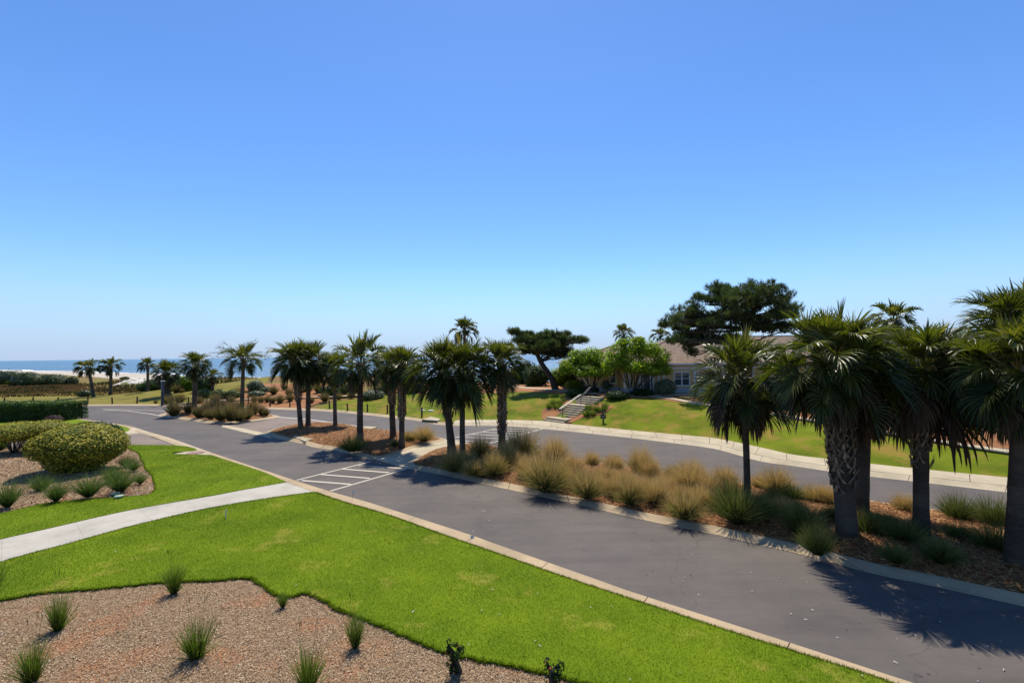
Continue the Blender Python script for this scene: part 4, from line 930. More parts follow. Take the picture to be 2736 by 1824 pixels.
for i, (px, py, w_, h_, mt, lb) in enumerate((
    (545, 1062, 1.55, 1.25, 'olean', 'pale-leaved oleander shrub nearest the light post on the berm'), (586, 1064, 1.7, 1.3, 'olean', 'middle pale oleander shrub on the berm'),
    (623, 1062, 1.5, 1.2, 'olean', 'pale oleander shrub just left of the seed-stalk palm'), (683, 1044, 1.8, 1.7, 'grey', 'tall dark rounded shrub on the grassy crest'),
    (686, 1057, 1.7, .7, 'grey', 'low whitish-leaved shrub below the crest shrub'), (712, 1046, 1.3, .7, 'grey', 'small grey shrub at the right of the crest shrub'),
    (880, 1055, 2.0, 1.3, 'hedge', 'dark shrub glimpsed between the narrow palm and airy palm'), (996, 1066, 2.0, 1.25, 'grey', 'grey-green shrub behind the airy single palm'),
    (1030, 1052, 1.8, 1.2, 'hedge', 'dark shrub behind the right palm pair of the middle median'), (1110, 1050, 2.2, 1.4, 'hedge', 'dark shrub behind the gap left of the leaning palm'),
    (930, 1048, 1.8, 1.2, 'olean', 'olive shrub on the berm behind the airy palm trunk'), (810, 1046, 1.8, 1.2, 'olean', 'olive shrub behind the touching palm pair'))):
    SH('berm_shrub', px, py, [((0, 0, h_ * .45), (w_ * .55, w_ * .5, h_ * .6)), ((w_ * .35, 0, h_ * .35), (w_ * .4, w_ * .4, h_ * .45)), ((-w_ * .35, .1, h_ * .35), (w_ * .4, w_ * .4, h_ * .45))], mt, 1600, .085, lb, group='shrubs on the berm', clump=18)
# around the house
SH('house_shrub', 1444, 1032, [((0, 0, 1.3), (1.4, 1.2, 1.5)), ((-1.0, 0, 1.2), (1.2, 1.0, 1.5))], 'hedge', 4200, .09, 'tall dark shrub left of the leaning pine trunk', clump=26)
SH('house_shrub', 1496, 1030, [((0, 0, 1.1), (1.5, 1.2, 1.35)), ((1.0, .5, 1.2), (1.4, 1.2, 1.4))], 'bright', 2200, .09, 'green shrub directly behind the leaning pine trunk', clump=26)
SH('house_shrub', 1410, 1026, [((0, 0, 1.5), (1.5, 1.2, 1.8)), ((-1.3, .2, 1.3), (1.4, 1.0, 1.6)), ((-2.6, .3, 1.0), (1.3, 1.0, 1.3))], 'dark', 5200, .09, 'dark shrub on the far left of the pine shrub mass, by the bank path', clump=26)
SH('house_shrub', 1526, 1028, [((0, 0, 1.5), (1.6, 1.2, 1.7)), ((1.0, .5, 1.2), (1.4, 1.2, 1.4))], 'dark', 2600, .09, 'tall dark shrub between the pine trunk and the left spreading tree', clump=26)
SH('clipped_hedge', 1546, 1038, [((-.8, 0, .5), (.8, .7, .55)), ((0, 0, .52), (.9, .75, .55)), ((.8, 0, .5), (.8, .7, .55))], 'bright', 3600, .05, 'small bright green clipped hedge left of the forked tree', depth=.1)
SH('round_shrub', 1620, 1046, [((0, 0, .75), (.85, .8, .8))], 'grey', 2600, .05, 'pale-topped round shrub between the two spreading trees', depth=.15)
SH('round_shrub', 1779, 1056, [((0, 0, .82), (1.05, .95, .82))], 'grey', 3800, .05, 'pale green ball shrub under the white double window', depth=.15)
for px, py, a_, lb in ((1540, 1058, 1.1, 'dark sago-like bush left of the handrail top'), (1650, 1066, 1.2, 'dark spiky bush left of the little blue sign'), (1718, 1058, 1.2, 'dark low bush in front of the glass door'), (1575, 1049, 1.0, 'dark bush at the foot of the left spreading tree')):
    SH('dark_bush', px, py, [((0, 0, .3), (a_, a_ * .7, .45))], 'dark', 1300, .08, lb, group='dark bushes by the steps')
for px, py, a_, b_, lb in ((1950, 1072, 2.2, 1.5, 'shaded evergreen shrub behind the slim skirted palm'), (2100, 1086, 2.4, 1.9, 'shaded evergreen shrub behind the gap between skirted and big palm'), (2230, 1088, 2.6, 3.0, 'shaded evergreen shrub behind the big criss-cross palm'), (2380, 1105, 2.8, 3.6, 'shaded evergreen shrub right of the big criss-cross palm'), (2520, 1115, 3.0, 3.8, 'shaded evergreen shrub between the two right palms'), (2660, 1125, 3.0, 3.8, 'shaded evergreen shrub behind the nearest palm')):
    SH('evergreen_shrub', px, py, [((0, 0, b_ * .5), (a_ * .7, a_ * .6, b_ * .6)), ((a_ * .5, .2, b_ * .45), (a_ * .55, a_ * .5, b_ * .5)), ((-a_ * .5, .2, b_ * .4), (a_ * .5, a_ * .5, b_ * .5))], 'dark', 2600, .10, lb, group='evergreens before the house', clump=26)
# little shrubs with red flowers in the near bed
def redplant(px, py, sc, label):
    x, y = G(px, py, .04); o = shrub('flowering_shrub', (x, y, .03), [((0, 0, .30 * sc), (.16 * sc, .15 * sc, .26 * sc)), ((.1 * sc, .03, .42 * sc), (.13 * sc, .1 * sc, .15 * sc)), ((-.09 * sc, 0, .5 * sc), (.07 * sc, .07 * sc, .14 * sc))], 'dark', 520, .022, label, cat='flowering plant', core=.4, stems=4, zmin=.02, clump=10)
    R = random.Random(px); m = MB()
    pt_ = plain('red_petals', (.55, .03, .015), .5)
    for k in range(3):
        m = MB(); a = R.uniform(0, 6.28); m.ell((cos(a) * .13 * sc, sin(a) * .1 * sc - .03, R.uniform(.25, .6) * sc), (.02, .02, .016), 6, 4, .5); m.build('red_flower', pt_, o)
redplant(1213, 1797, 1.0, 'small dark shrub with red flowers at the lawn edge')
redplant(1477, 1846, .95, 'small dark shrub cut by the bottom edge of the picture')

# ================================================================ trees
def spread_tree(px, py, pads, label, n, seed):
    x, y = GT(px, py); z = h1(x, y); R = random.Random(seed); e = link('spreading_tree', None); e.location = (x, y, z); tagit(e, label, 'tree', 'spreading trees before the house'); k_ = y / F
    blobs = []
    for qx, qy, rx, ry, dy in pads:
        c = at(qx, qy, y) - Vector((x, y, z)); blobs.append(((c.x, dy, c.z), (rx * k_, max(rx * k_ * .9, .8), ry * k_)))
    m = MB()
    for k, (c, r_) in enumerate(blobs):
        s0 = Vector((R.uniform(-.15, .15), R.uniform(-.15, .15), -.1)); P = limb(m, R, s0, (c[0] * .85, c[1] * .85, c[2] - r_[2] * .1), .085, .03, .12)
        for q in range(6):
            a = R.uniform(0, 6.28); limb(m, R, P[-2 - q % 2], (c[0] + cos(a) * r_[0] * .7, c[1] + sin(a) * r_[1] * .7, c[2] + R.uniform(-.2, .6) * r_[2]), .03, .01, .1, 4, 4)
    m.build('trunk', M['bark'], e)
    m = MB(); leaves(m, R, blobs, n, .10, aspect=.55, depth=.6, up=.5, clump=40, rough=.3); m.build('crown', LM['bright'], e)
spread_tree(1584, 1051, [(1552, 958, 34, 26, 0), (1522, 976, 28, 22, 0), (1506, 990, 16, 14, 0), (1586, 950, 32, 24, .3), (1612, 968, 28, 26, 0), (1560, 990, 36, 16, -.9), (1605, 992, 26, 14, -.8), (1540, 948, 22, 14, .4)], 'left of the two bright green spreading trees before the house', 11000, 3)
spread_tree(1688, 1056, [(1650, 945, 32, 28, 0), (1690, 928, 36, 26, .2), (1728, 932, 34, 26, 0), (1762, 955, 30, 28, 0), (1775, 985, 22, 16, 0), (1632, 975, 26, 18, 0), (1690, 972, 42, 24, -.9), (1735, 985, 32, 16, -.7), (1706, 908, 18, 10, 0), (1665, 914, 18, 10, 0)], 'right of the two bright green spreading trees, before the door', 17000, 4)
def pine(base, forks, pads, Y, label, n, seed, r0, dz=2.4, L=.3, trunk=None):
    R = random.Random(seed); e = link('pine_tree', None); e.location = base; tagit(e, label, 'pine tree', 'pines by the house'); b0 = Vector(base); m = MB()
    tp = [at(px, py, Y) - b0 for px, py in trunk]; n_ = len(tp)
    m.tube([Vector((0, 0, -.2))] + tp, [r0 * 1.3] + [r0 * (1 - .45 * k / n_) for k in range(n_)], 10, .5, False)
    P3 = []
    for px, py, rx, ry in pads:
        c = at(px, py, Y) - b0; c.y += R.uniform(-dz, dz); k = Y / F; P3.append((tuple(c), (rx * k, max(rx * k * .8, .9), ry * k * 1.0)))
    for c, r_ in P3:
        s0 = min(tp[1:], key=lambda p: (p - Vector(c)).length + abs(p.z - c[2] + .6)); Q = limb(m, R, s0, (c[0], c[1], c[2] - r_[2] * .5), .12, .04, .12, 7, 6)
        for q in range(9):
            a = R.uniform(0, 6.28); limb(m, R, Q[R.randint(3, 6)], (c[0] + cos(a) * r_[0] * .85, c[1] + sin(a) * r_[1] * .85, c[2] + R.uniform(-.3, .4) * r_[2]), .035, .012, .1, 4, 4)
    m.build('trunk', M['bark'], e); m = MB(); needle_tufts(m, R, P3, n, L, 10, .014); m.build('crown', LM['pine'], e)
pb = at(1999, 1068, 43.4); zt = h1(pb.x, 43.4)
pine((pb.x, 43.4, zt), 0, [(1880, 805, 40, 20), (1925, 780, 45, 20), (1985, 772, 48, 20), (2040, 768, 46, 20), (2085, 795, 36, 20), (2115, 825, 26, 11), (1795, 855, 24, 10), (1828, 838, 32, 15), (1845, 866, 40, 12), (1900, 852, 38, 14), (1950, 820, 52, 20), (2020, 815, 55, 20), (2068, 838, 40, 15), (1870, 830, 36, 16), (1835, 900, 34, 10), (1795, 915, 26, 8), (1862, 922, 30, 10), (2080, 868, 26, 9), (1905, 888, 26, 8), (1852, 946, 20, 10), (1990, 795, 60, 22), (1930, 855, 40, 16), (1975, 850, 44, 16), (2025, 852, 42, 15), (1880, 872, 36, 13), (1950, 882, 28, 9), (2050, 876, 26, 9), (1815, 885, 26, 9), (1890, 915, 26, 8), (2000, 830, 60, 22), (1940, 800, 60, 22), (2050, 800, 50, 24), (1870, 845, 44, 16), (1900, 870, 50, 14), (2080, 850, 44, 13), (1985, 870, 40, 10), (2100, 845, 34, 10), (1830, 862, 44, 16), (1880, 895, 40, 12), (1850, 905, 40, 12), (1920, 905, 34, 10), (2010, 882, 40, 10), (2060, 885, 40, 12), (2110, 875, 34, 10), (1960, 905, 30, 8)], 43.4, 'big dark pine with wide flat crown over the house roof', 13000, 11, .30, trunk=[(2000, 980), (1998, 920), (1992, 880), (1985, 850), (1975, 820)])
pb = at(1486, 1030, 52); zt = h1(pb.x, 52)
pine((pb.x, 52, zt), 0, [(1400, 896, 32, 8), (1440, 902, 42, 11), (1482, 898, 42, 11), (1520, 910, 30, 9), (1547, 916, 16, 6), (1378, 890, 16, 7), (1432, 926, 40, 9), (1480, 930, 40, 8), (1515, 940, 28, 7), (1450, 946, 34, 6), (1500, 955, 26, 6), (1470, 912, 48, 9), (1395, 912, 26, 8), (1420, 912, 44, 12), (1460, 925, 50, 12), (1500, 922, 40, 12), (1440, 935, 44, 10), (1470, 945, 40, 8), (1410, 940, 30, 8), (1390, 930, 24, 8)], 52, 'leaning flat-topped pine left of the spreading trees', 8000, 12, .34, 2.0, .32, trunk=[(1474, 1010), (1456, 985), (1444, 965), (1435, 945), (1430, 925)])
# ================================================================ the house
W_ = lambda n_, c, **k: plain(n_, c, **k)
M['trim'] = W_('white_trim', (.72, .70, .64), rough=.5, var=.04); M['roofedge'] = W_('gutter_white', (.75, .75, .74), rough=.4, var=.03)
m, t, p = nm('tan_siding', .7, .3)
sep_ = t.nodes.new("ShaderNodeSeparateXYZ"); t.links.new(pos(t), sep_.inputs[0])
lap = ma(t, 'FRACT', ma(t, 'MULTIPLY', sep_.outputs[2], 5.6)); bp = ma(t, 'GREATER_THAN', lap, .12)
t.links.new(mix(t, bp, (.30, .16, .05), ramp(t, noise(t, 2, 4), [(.3, (.72, .46, .19)), (.7, (.80, .54, .24))])), p.inputs["Base Color"]); bump(t, p, lap, .6, .03); M['siding'] = m
m, t, p = nm('roof_shingles', .9, .1)
br = t.nodes.new("ShaderNodeTexBrick"); mp = t.nodes.new("ShaderNodeMapping"); tc = t.nodes.new("ShaderNodeTexCoord")
sp3 = t.nodes.new("ShaderNodeSeparateXYZ"); t.links.new(pos(t), sp3.inputs[0]); cb = t.nodes.new("ShaderNodeCombineXYZ")
t.links.new(ma(t, 'ADD', sp3.outputs[0], ma(t, 'MULTIPLY', sp3.outputs[1], .07)), cb.inputs[0]); t.links.new(sp3.outputs[2], cb.inputs[1]); t.links.new(cb.outputs[0], br.inputs["Vector"])
br.inputs["Scale"].default_value = 4.2; br.inputs["Color1"].default_value = (.20, .145, .11, 1); br.inputs["Color2"].default_value = (.32, .24, .185, 1); br.inputs["Mortar"].default_value = (.11, .08, .065, 1); br.inputs["Mortar Size"].default_value = .012; br.inputs["Row Height"].default_value = .28; br.inputs["Brick Width"].default_value = 1.1
t.links.new(mix(t, 1.0, br.outputs["Color"], ramp(t, noise(t, 3, 5, .7), [(.3, (.78, .78, .8)), (.7, (1.18, 1.14, 1.1))]), 'MULTIPLY'), p.inputs["Base Color"]); M['roof'] = m
m, t, p = nm('window_glass', .06, .8); p.inputs["Base Color"].default_value = (.05, .065, .07, 1); M['glass'] = m
M['dark'] = plain('dark_interior', (.02, .022, .025), .35, .6)
M['footing'] = plain('grey_foundation', (.42, .45, .46), .8, .2, var=.06)
house = link('tan_house', None); house.location = (10, 46, 1.9); HO = Vector((10, 46, 1.9)); tagit(house, 'low tan house with brown shingle hip roof and white trim', 'house')
def hb(name, mat, boxes, parent=house):
    m = MB()
    for x0, x1_, y0, y1, z0, z1 in boxes:
        m.box(((x0 + x1_) / 2 - HO.x, (y0 + y1) / 2 - HO.y, (z0 + z1) / 2 - HO.z), (x1_ - x0, y1 - y0, z1 - z0))
    return m.build(name, mat, parent)
fx = lambda px: (px - 1368) / F * 46
ze = 4.93
hb('wall', M['siding'], [(fx(1667), 50, 46, 61, 2.45, 4.75), (8.2, 15, 48.4, 60, 2.45, 4.75)])
hb('foundation', M['footing'], [(fx(1667) - .03, 50.03, 45.96, 61, 1.3, 2.45), (8.17, 11.2, 48.36, 60, 1.3, 2.45)])
for px, w0 in ((1667, .2), (1679, .2), (1707, .22), (1743, .2), (1757, .2), (1771, .22), (1853, .24), (1862, .14), (1930, .2), (2010, .2), (2110, .2), (2300, .2), (2420, .2), (2600, .2)):
    hb('pilaster', M['trim'], [(fx(px) - w0 / 2, fx(px) + w0 / 2, 45.93, 46.02, 2.44, 4.78)])
hb('frieze', M['trim'], [(fx(1667) - .05, 50, 45.95, 46.02, 4.33, 4.56)])
hb('soffit', M['trim'], [(fx(1667) - .5, 50.5, 45.45, 46.0, 4.74, 4.8)])
def hip(name, x0, x1_, y0, y1, z0, rise, mat):
    m = MB(); d = (y1 - y0) / 2; o = HO; ym = (y0 + y1) / 2
    A = [Vector((x0, y0, z0)), Vector((x1_, y0, z0)), Vector((x1_, y1, z0)), Vector((x0, y1, z0))]; R1 = Vector((x0 + d, ym, z0 + rise)); R2 = Vector((x1_ - d, ym, z0 + rise)); A = [a - o for a in A]; R1 -= o; R2 -= o
    m.face((A[0], A[1], R2, R1)); m.face((A[1], A[2], R2)); m.face((A[2], A[3], R1, R2)); m.face((A[3], A[0], R1)); m.face((A[3], A[2], A[1], A[0]))
    r = m.build(name, mat, house)
    g = MB()
    for a, b in ((A[0], A[1]), (A[3], A[0])):
        c = (a + b) / 2; L = (b - a).length; g.box((c.x, c.y, c.z - .055), ((L + .1, .12, .16) if abs(b.x - a.x) > 1 else (.12, L + .1, .16)))
    gg_ = g.build('gutter', M['roofedge'], r)
    rc = MB(); rc.tube([R1, R2], .09, 6)
    for a in (A[0],): rc.tube([a, R1], .07, 6)
    rc.build('ridge_cap', plain('ridge_cap', (.22, .165, .13), .9, .1), r)
hip('roof', 10.9, 50.6, 45.4, 61.2, 4.93, 2.85, M['roof'])
hip('roof', 5.9, 19, 47.6, 60.5, 4.95, 2.15, M['roof'])
def window(x0, x1_, z0, z1, Y=46, panes=2, bars=1):
    f = hb('window', M['trim'], [(x0 - .1, x1_ + .1, Y - .09, Y - .02, z1, z1 + .12), (x0 - .14, x1_ + .14, Y - .12, Y - .02, z0 - .12, z0), (x0 - .1, x0, Y - .09, Y - .02, z0, z1), (x1_, x1_ + .1, Y - .09, Y - .02, z0, z1)] + [(x0 + (x1_ - x0) * k / panes - .06, x0 + (x1_ - x0) * k / panes + .06, Y - .08, Y - .02, z0, z1) for k in range(1, panes)])
    for k in range(panes):
        a = x0 + (x1_ - x0) * k / panes + (.06 if k else 0); b = x0 + (x1_ - x0) * (k + 1) / panes - (.06 if k < panes - 1 else 0)
        hb('pane', M['glass'], [(a, b, Y - .05, Y - .03, z0, z1)], f)
        hb('sash_bar', M['trim'], [(a, b, Y - .065, Y - .051, (z0 + z1) / 2 - .03, (z0 + z1) / 2 + .03)], f)
window(fx(1800), fx(1838), 2.75, 4.02); window(fx(1642), fx(1656), 2.9, 4.1, 48.36, 1); window(fx(2150), fx(2190), 2.75, 4.02); window(fx(2480), fx(2520), 2.75, 4.02)
d = hb('door', M['trim'], [(fx(1711), fx(1739.5), 45.92, 46.0, 4.20, 4.34), (fx(1714), fx(1717), 45.9, 46.0, 2.1, 4.2), (fx(1733.5), fx(1736.5), 45.9, 46.0, 2.1, 4.2), (fx(1717), fx(1733.5), 45.9, 46.0, 2.1, 2.28)])
hb('pane', M['dark'], [(fx(1717), fx(1733.5), 45.93, 45.97, 2.28, 4.2)], d); hb('sidelight', M['dark'], [(fx(1709.5), fx(1714), 45.94, 45.98, 2.1, 4.2)], d); hb('sidelight', M['dark'], [(fx(1736.5), fx(1740.5), 45.94, 45.98, 2.1, 4.2)], d)
m1 = MB(); m1.box((fx(1762) - HO.x, 45.85 - HO.y, 3.95 - HO.z), (.16, .18, .3), taper=.6); m1.build('wall_lamp', M['iron'], house)

# ================================================================ steps with the centre rail
A_ = Vector((*G(1452, 1123, .1), 0)); B_ = Vector((*G(1505, 1131, .1), 0)); n_ = (B_ - A_); wd = n_.length; n_.normalize(); u_ = Vector((-n_.y, n_.x, 0)); mid0 = (A_ + B_) / 2
st = link('concrete_steps', None); st.location = mid0; tagit(st, 'concrete garden steps climbing the bank with a centre handrail', 'steps')
RISE = .158; plan = [.30, 1.25, .30, .30, .30, .30, .30, 1.0, .30, .30, .30, .5]; dd_ = 0; tops = []
for k, L in enumerate(plan):
    z1 = .06 + RISE * (k + 1); m1 = MB()
    a = u_ * dd_; b = u_ * (dd_ + L + .02); hn = n_ * wd / 2; zb_ = z1 - RISE - .25
    P = [a - hn, a + hn, b + hn, b - hn]
    bo = [q + Vector((0, 0, zb_)) for q in P]; to = [q + Vector((0, 0, z1 - .05)) for q in P]
    for i in range(4): m1.face((bo[i], bo[(i + 1) % 4], to[(i + 1) % 4], to[i]))
    P2 = [a - hn - u_ * .03, a + hn - u_ * .03, b + hn - u_ * .03, b - hn - u_ * .03]; b2 = [q + Vector((0, 0, z1 - .05)) for q in P2]; t2 = [q + Vector((0, 0, z1)) for q in P2]
    for i in range(4): m1.face((b2[i], b2[(i + 1) % 4], t2[(i + 1) % 4], t2[i]))
    m1.face(t2); m1.face(b2[::-1])
    m1.build('step', M['side'] if k else M['side'], st); dd_ += L; tops.append((dd_ - L, z1))
rail = link('handrail', None); r0_ = u_ * 1.15; rail.location = mid0; tagit(rail, 'dark metal handrail in the middle of the concrete steps', 'handrail')
zA = .06 + RISE * 2; zB = .06 + RISE * 8; zC = .06 + RISE * 12; pA = u_ * 1.2; pB = u_ * 3.6; pC = u_ * 4.9
for p_, z_ in ((pA, zA), (pB, zB), (pC, zC)):
    m1 = MB(); m1.tube([p_ + Vector((0, 0, z_ - .05)), p_ + Vector((0, 0, z_ + .88))], .028, 8); m1.build('post', M['iron'], rail)
for s_ in (-.09, .09):
    m1 = MB(); o_ = n_ * s_; m1.tube([pA - u_ * .35 + o_ + Vector((0, 0, zA + .78)), pA + o_ + Vector((0, 0, zA + .92)), pB + o_ + Vector((0, 0, zB + .92)), pB + u_ * .5 + o_ + Vector((0, 0, zB + .95)), pC + o_ + Vector((0, 0, zC + .9)), pC + u_ * .3 + o_ + Vector((0, 0, zC + .9))], .024, 8)
    m1.build('rail', plain('rail_metal', (.22, .22, .22), .35, .6, metal=.6), rail)

# small signs
def sign(px, py, w_, h_, tall, cols, label, rz=-.25, sh=True):
    x, y = GT(px, py); z = h1(x, y) + .06; e = link('garden_sign', None); e.location = (x, y, z); e.rotation_euler = (0, 0, rz); tagit(e, label, 'sign')
    m1 = MB(); m1.box((0, 0, tall / 2), (.13, .09, tall)); m1.build('post', M['iron'], e)
    m1 = MB(); m1.ell((0, 0, tall + .07), (.085, .085, .09), 10, 6, .5); m1.build('finial', M['iron'], e)
    m1 = MB(); m1.box((0, -.07, tall - .12 - h_ / 2), (w_, .04, h_)); bo = m1.build('board', plain('sign_board', cols, .45, .4, var=.03), e)
    m1 = MB(); yy = tall - .12
    for ln, (wf, zf_) in enumerate(((.80, .30), (.44, .66))):
        n = int(wf * w_ / .052); R = random.Random(ln + px)
        for k in range(n):
            if R.random() < .12: continue
            xx = (k - (n - 1) / 2) * .052; zc = yy - h_ * zf_
            m1.box((xx - .013, -.0935, zc), (.009, .005, .07)); m1.box((xx, -.0935, zc + .03), (.017, .005, .009)); m1.box((xx + .013, -.0935, zc), (.009, .005, .07 * R.choice((1, .6))))
    m1.build('lettering', plain('letter_white', (.6, .6, .6), .5), bo)
sign(1612, 1131.5, .46, .33, .80, (.02, .022, .026), 'small black two-line sign on a post in the bank lawn')
sign(1686, 1058, .42, .34, .85, (.03, .06, .11), 'small dark blue sign under the right spreading tree', rz=-.1)

# tall post with a white cap beyond the road
x, y = GT(434, 1083.5); e = link('light_post', None); e.location = (x, y, 0); tagit(e, 'tall dark post with small white cap beyond the far road', 'post')
m1 = MB(); m1.tube([(0, 0, -.1), (0, 0, 3.1)], .17, 12); m1.build('post', plain('post_dark', (.045, .055, .06), .5), e)
for k in range(4):
    m1 = MB(); m1.box((0, -.17, 2.85 - k * .34), (.17, .03, .2)); m1.build('marker_plate', plain('plate_grey', (.22, .24, .27), .5), e)
m1 = MB(); m1.tube([(0, 0, 3.1), (0, 0, 3.2)], .26, 12); m1.build('cap', M['trim'], e)

# rope fence
posts = [(-60, 1083), (6.5, 1082), (83, 1081.5), (151, 1081), (230, 1080.7), (296, 1080.7), (362, 1080.7), (457, 1082.5), (501, 1083), (549, 1083), (605, 1084), (660, 1085), (718.5, 1090), (772, 1091), (826, 1093), (878.5, 1095.7), (927, 1101.5), (980, 1104.7), (1033.4, 1109), (1082.6, 1113.6), (1126, 1119.6)]
wood = plain('dark_post_wood', (.06, .045, .035), .9, .1, s=12); prev = None
fe = link('rope_fence', None); fe.location = (*G(720, 1090), 0); FO = Vector(fe.location); tagit(fe, 'low rope fence with leaning dark posts along the far kerb', 'fence'); R = random.Random(9)
for i, (px, py) in enumerate(posts):
    x, y = G(px, py - 1.0); x, y = x, y + .25; z = h1(x, y); m1 = MB(); lx = R.uniform(-.08, .05); b = Vector((x, y, z - .1)) - FO; tp_ = b + Vector((lx, R.uniform(-.05, .05), 1.05 + R.uniform(-.06, .06)))
    m1.tube([b, b.lerp(tp_, .5), tp_], [.085, .08, .08], 8); m1.build('post', wood, fe); q = tp_ - Z * .12
    if prev is not None:
        m1 = MB(); m1.tube([prev.lerp(q, k / 6) - Z * .10 * (1 - (2 * k / 6 - 1) ** 2) for k in range(7)], .014, 5, .5, False); m1.build('rope', plain('rope', (.10, .08, .055), .9), fe)
    prev = q

# marker stakes and flags, sprinkler lids, litter
def stake(px, py, h_, label, mat, z=.05, rad=.02):
    x, y = G(px, py, z); m1 = MB(); m1.box((0, 0, h_ / 2), (rad * 2, rad * 1.6, h_)); m1.box((0, 0, h_ + .01), (rad * 1.4, rad * 1.2, .02)); o = m1.build('marker_stake', mat); o.location = (x, y, z); o.rotation_euler = (.03, .05, .3); tagit(o, label, 'stake')
stake(301, 1313, .42, 'short wooden stake in the left mulch bed by pale green lids', plain('pale_wood', (.45, .36, .26), .8))
stake(603, 1384, .32, 'short white stake standing in the near lawn', plain('white_plastic', (.6, .62, .62), .5), rad=.015)
for px, py, lb in ((942, 1333, 'tiny white flag on wire beside the near kerb by the crosswalk'), (1258, 1458, 'tiny pale flag on wire at the near kerb, middle of the lawn edge')):
    x, y = G(px, py, .04); e = link('marker_flag', None); e.location = (x, y, .04); tagit(e, lb, 'flag'); m1 = MB(); m1.tube([(0, 0, 0), (0, 0, .33)], .004, 5); m1.build('wire', M['iron'], e)
    m1 = MB(); m1.face(((0, 0, .33), (.10, .02, .30), (.09, -.01, .23), (0, 0, .22))); m1.face(((0, .004, .33), (.10, .024, .30), (.09, -.006, .23), (0, .004, .22))); m1.build('cloth', plain('flag_white', (.7, .72, .75), .7), e)
lid = plain('green_lid', (.30, .40, .28), .6)
for px, py, lb in ((308, 1318, 'pale green round valve lid beside the stake in the left bed'), (318, 1326, 'second pale green lid nearer the lawn edge in the left bed')):
    x, y = G(px, py, .1); m1 = MB(); m1.tube([(0, 0, -.03), (0, 0, .03), (0, 0, .045)], [.17, .17, .14], 18); o = m1.build('valve_lid', lid); o.location = (x, y, .11); tagit(o, lb, 'valve lid')
for px, py, lb in ((1130, 1097.5, 'larger pale lid in the bank lawn behind the far drain'), (1152, 1098.5, 'smaller pale lid in the bank lawn behind the far drain')):
    x, y = GT(px, py); m1 = MB(); m1.tube([(0, 0, -.05), (0, 0, .05)], .28, 16); o = m1.build('valve_lid', plain('pale_lid', (.6, .62, .62), .6)); o.location = (x, y, h1(x, y) + .06); tagit(o, lb, 'valve lid')
m1 = MB(); R = random.Random(21)
for k in range(260):
    px = R.uniform(300, 2700); x, y = G(px, R.uniform(1300, 1824), .016); onroad = inside(roadpoly, np.array([x]), np.array([y]))[0]
    if not onroad and not (inside(LQ, np.array([x]), np.array([y]))[0] and R.random() < .5): continue
    a = R.uniform(0, 6.28); L = R.uniform(.01, .035) * (3 if R.random() < .08 else 1); wq = R.uniform(.006, .014); d_ = Vector((cos(a), sin(a), 0)); s_ = Vector((-sin(a), cos(a), 0)); c = Vector((x, y, .016 if onroad else .085))
    m1.face((c - d_ * L - s_ * wq, c + d_ * L - s_ * wq * .6, c + d_ * L + s_ * wq * .5 + Z * .01, c - d_ * L + s_ * wq + Z * .012))
tagit(m1.build('leaf_litter', plain('pale_litter', (.45, .42, .36), .8)), 'scattered pale leaf scraps on the near road and lawn', 'litter', kind='stuff')
# the fallen frond on the median
m1 = MB(); frond(m1, 0, 0, .35, .5, .2, random.Random(4), 8, .3, 60, .8, .4, .02); o = m1.build('fallen_frond', plain('dry_frond', (.42, .28, .15), .8)); x, y = G(1893, 1348, .3); o.location = (x, y, .36); o.rotation_euler = (.1, .25, .9); tagit(o, 'dry orange palm frond lying on the long median straw', 'palm frond')

# the far walker on the beach
x = (42 - 1368) / F * 452; e = link('person', None); z = h1(x, 446); e.location = (x, 446, z)
me = bpy.data.meshes.new('person_body'); J = [(0, 0, .95), (0, 0, 1.2), (0, 0, 1.45), (0, 0, 1.56), (0, .02, 1.68), (.09, 0, .9), (.12, .06, .5), (.13, .02, .08), (.13, -.1, .03), (-.09, 0, .9), (-.13, -.14, .5), (-.13, .05, .1), (-.13, -.07, .05), (.2, 0, 1.42), (.25, .08, 1.15), (.24, -.05, .92), (-.2, 0, 1.42), (-.25, -.08, 1.15), (-.24, -.2, .95)]
E = [(0, 1), (1, 2), (2, 3), (3, 4), (0, 5), (5, 6), (6, 7), (7, 8), (0, 9), (9, 10), (10, 11), (11, 12), (2, 13), (13, 14), (14, 15), (2, 16), (16, 17), (17, 18)]
me.from_pydata(J, E, []); RA = [.15, .15, .16, .06, .11, .10, .07, .045, .04, .10, .07, .045, .04, .06, .045, .035, .06, .045, .035]
po = bpy.data.objects.new('person', me); COL.objects.link(po); bpy.data.objects.remove(e); po.location = (x, 446, z); sk = po.modifiers.new('skin', 'SKIN')
for i, r_ in enumerate(RA): me.skin_vertices[0].data[i].radius = (r_, r_)
me.skin_vertices[0].data[0].use_root = True; po.modifiers.new('sub', 'SUBSURF').levels = 1; me.materials.append(plain('dark_clothes', (.03, .04, .08), .8)); tagit(po, 'person in dark clothes standing far off on the beach', 'person')

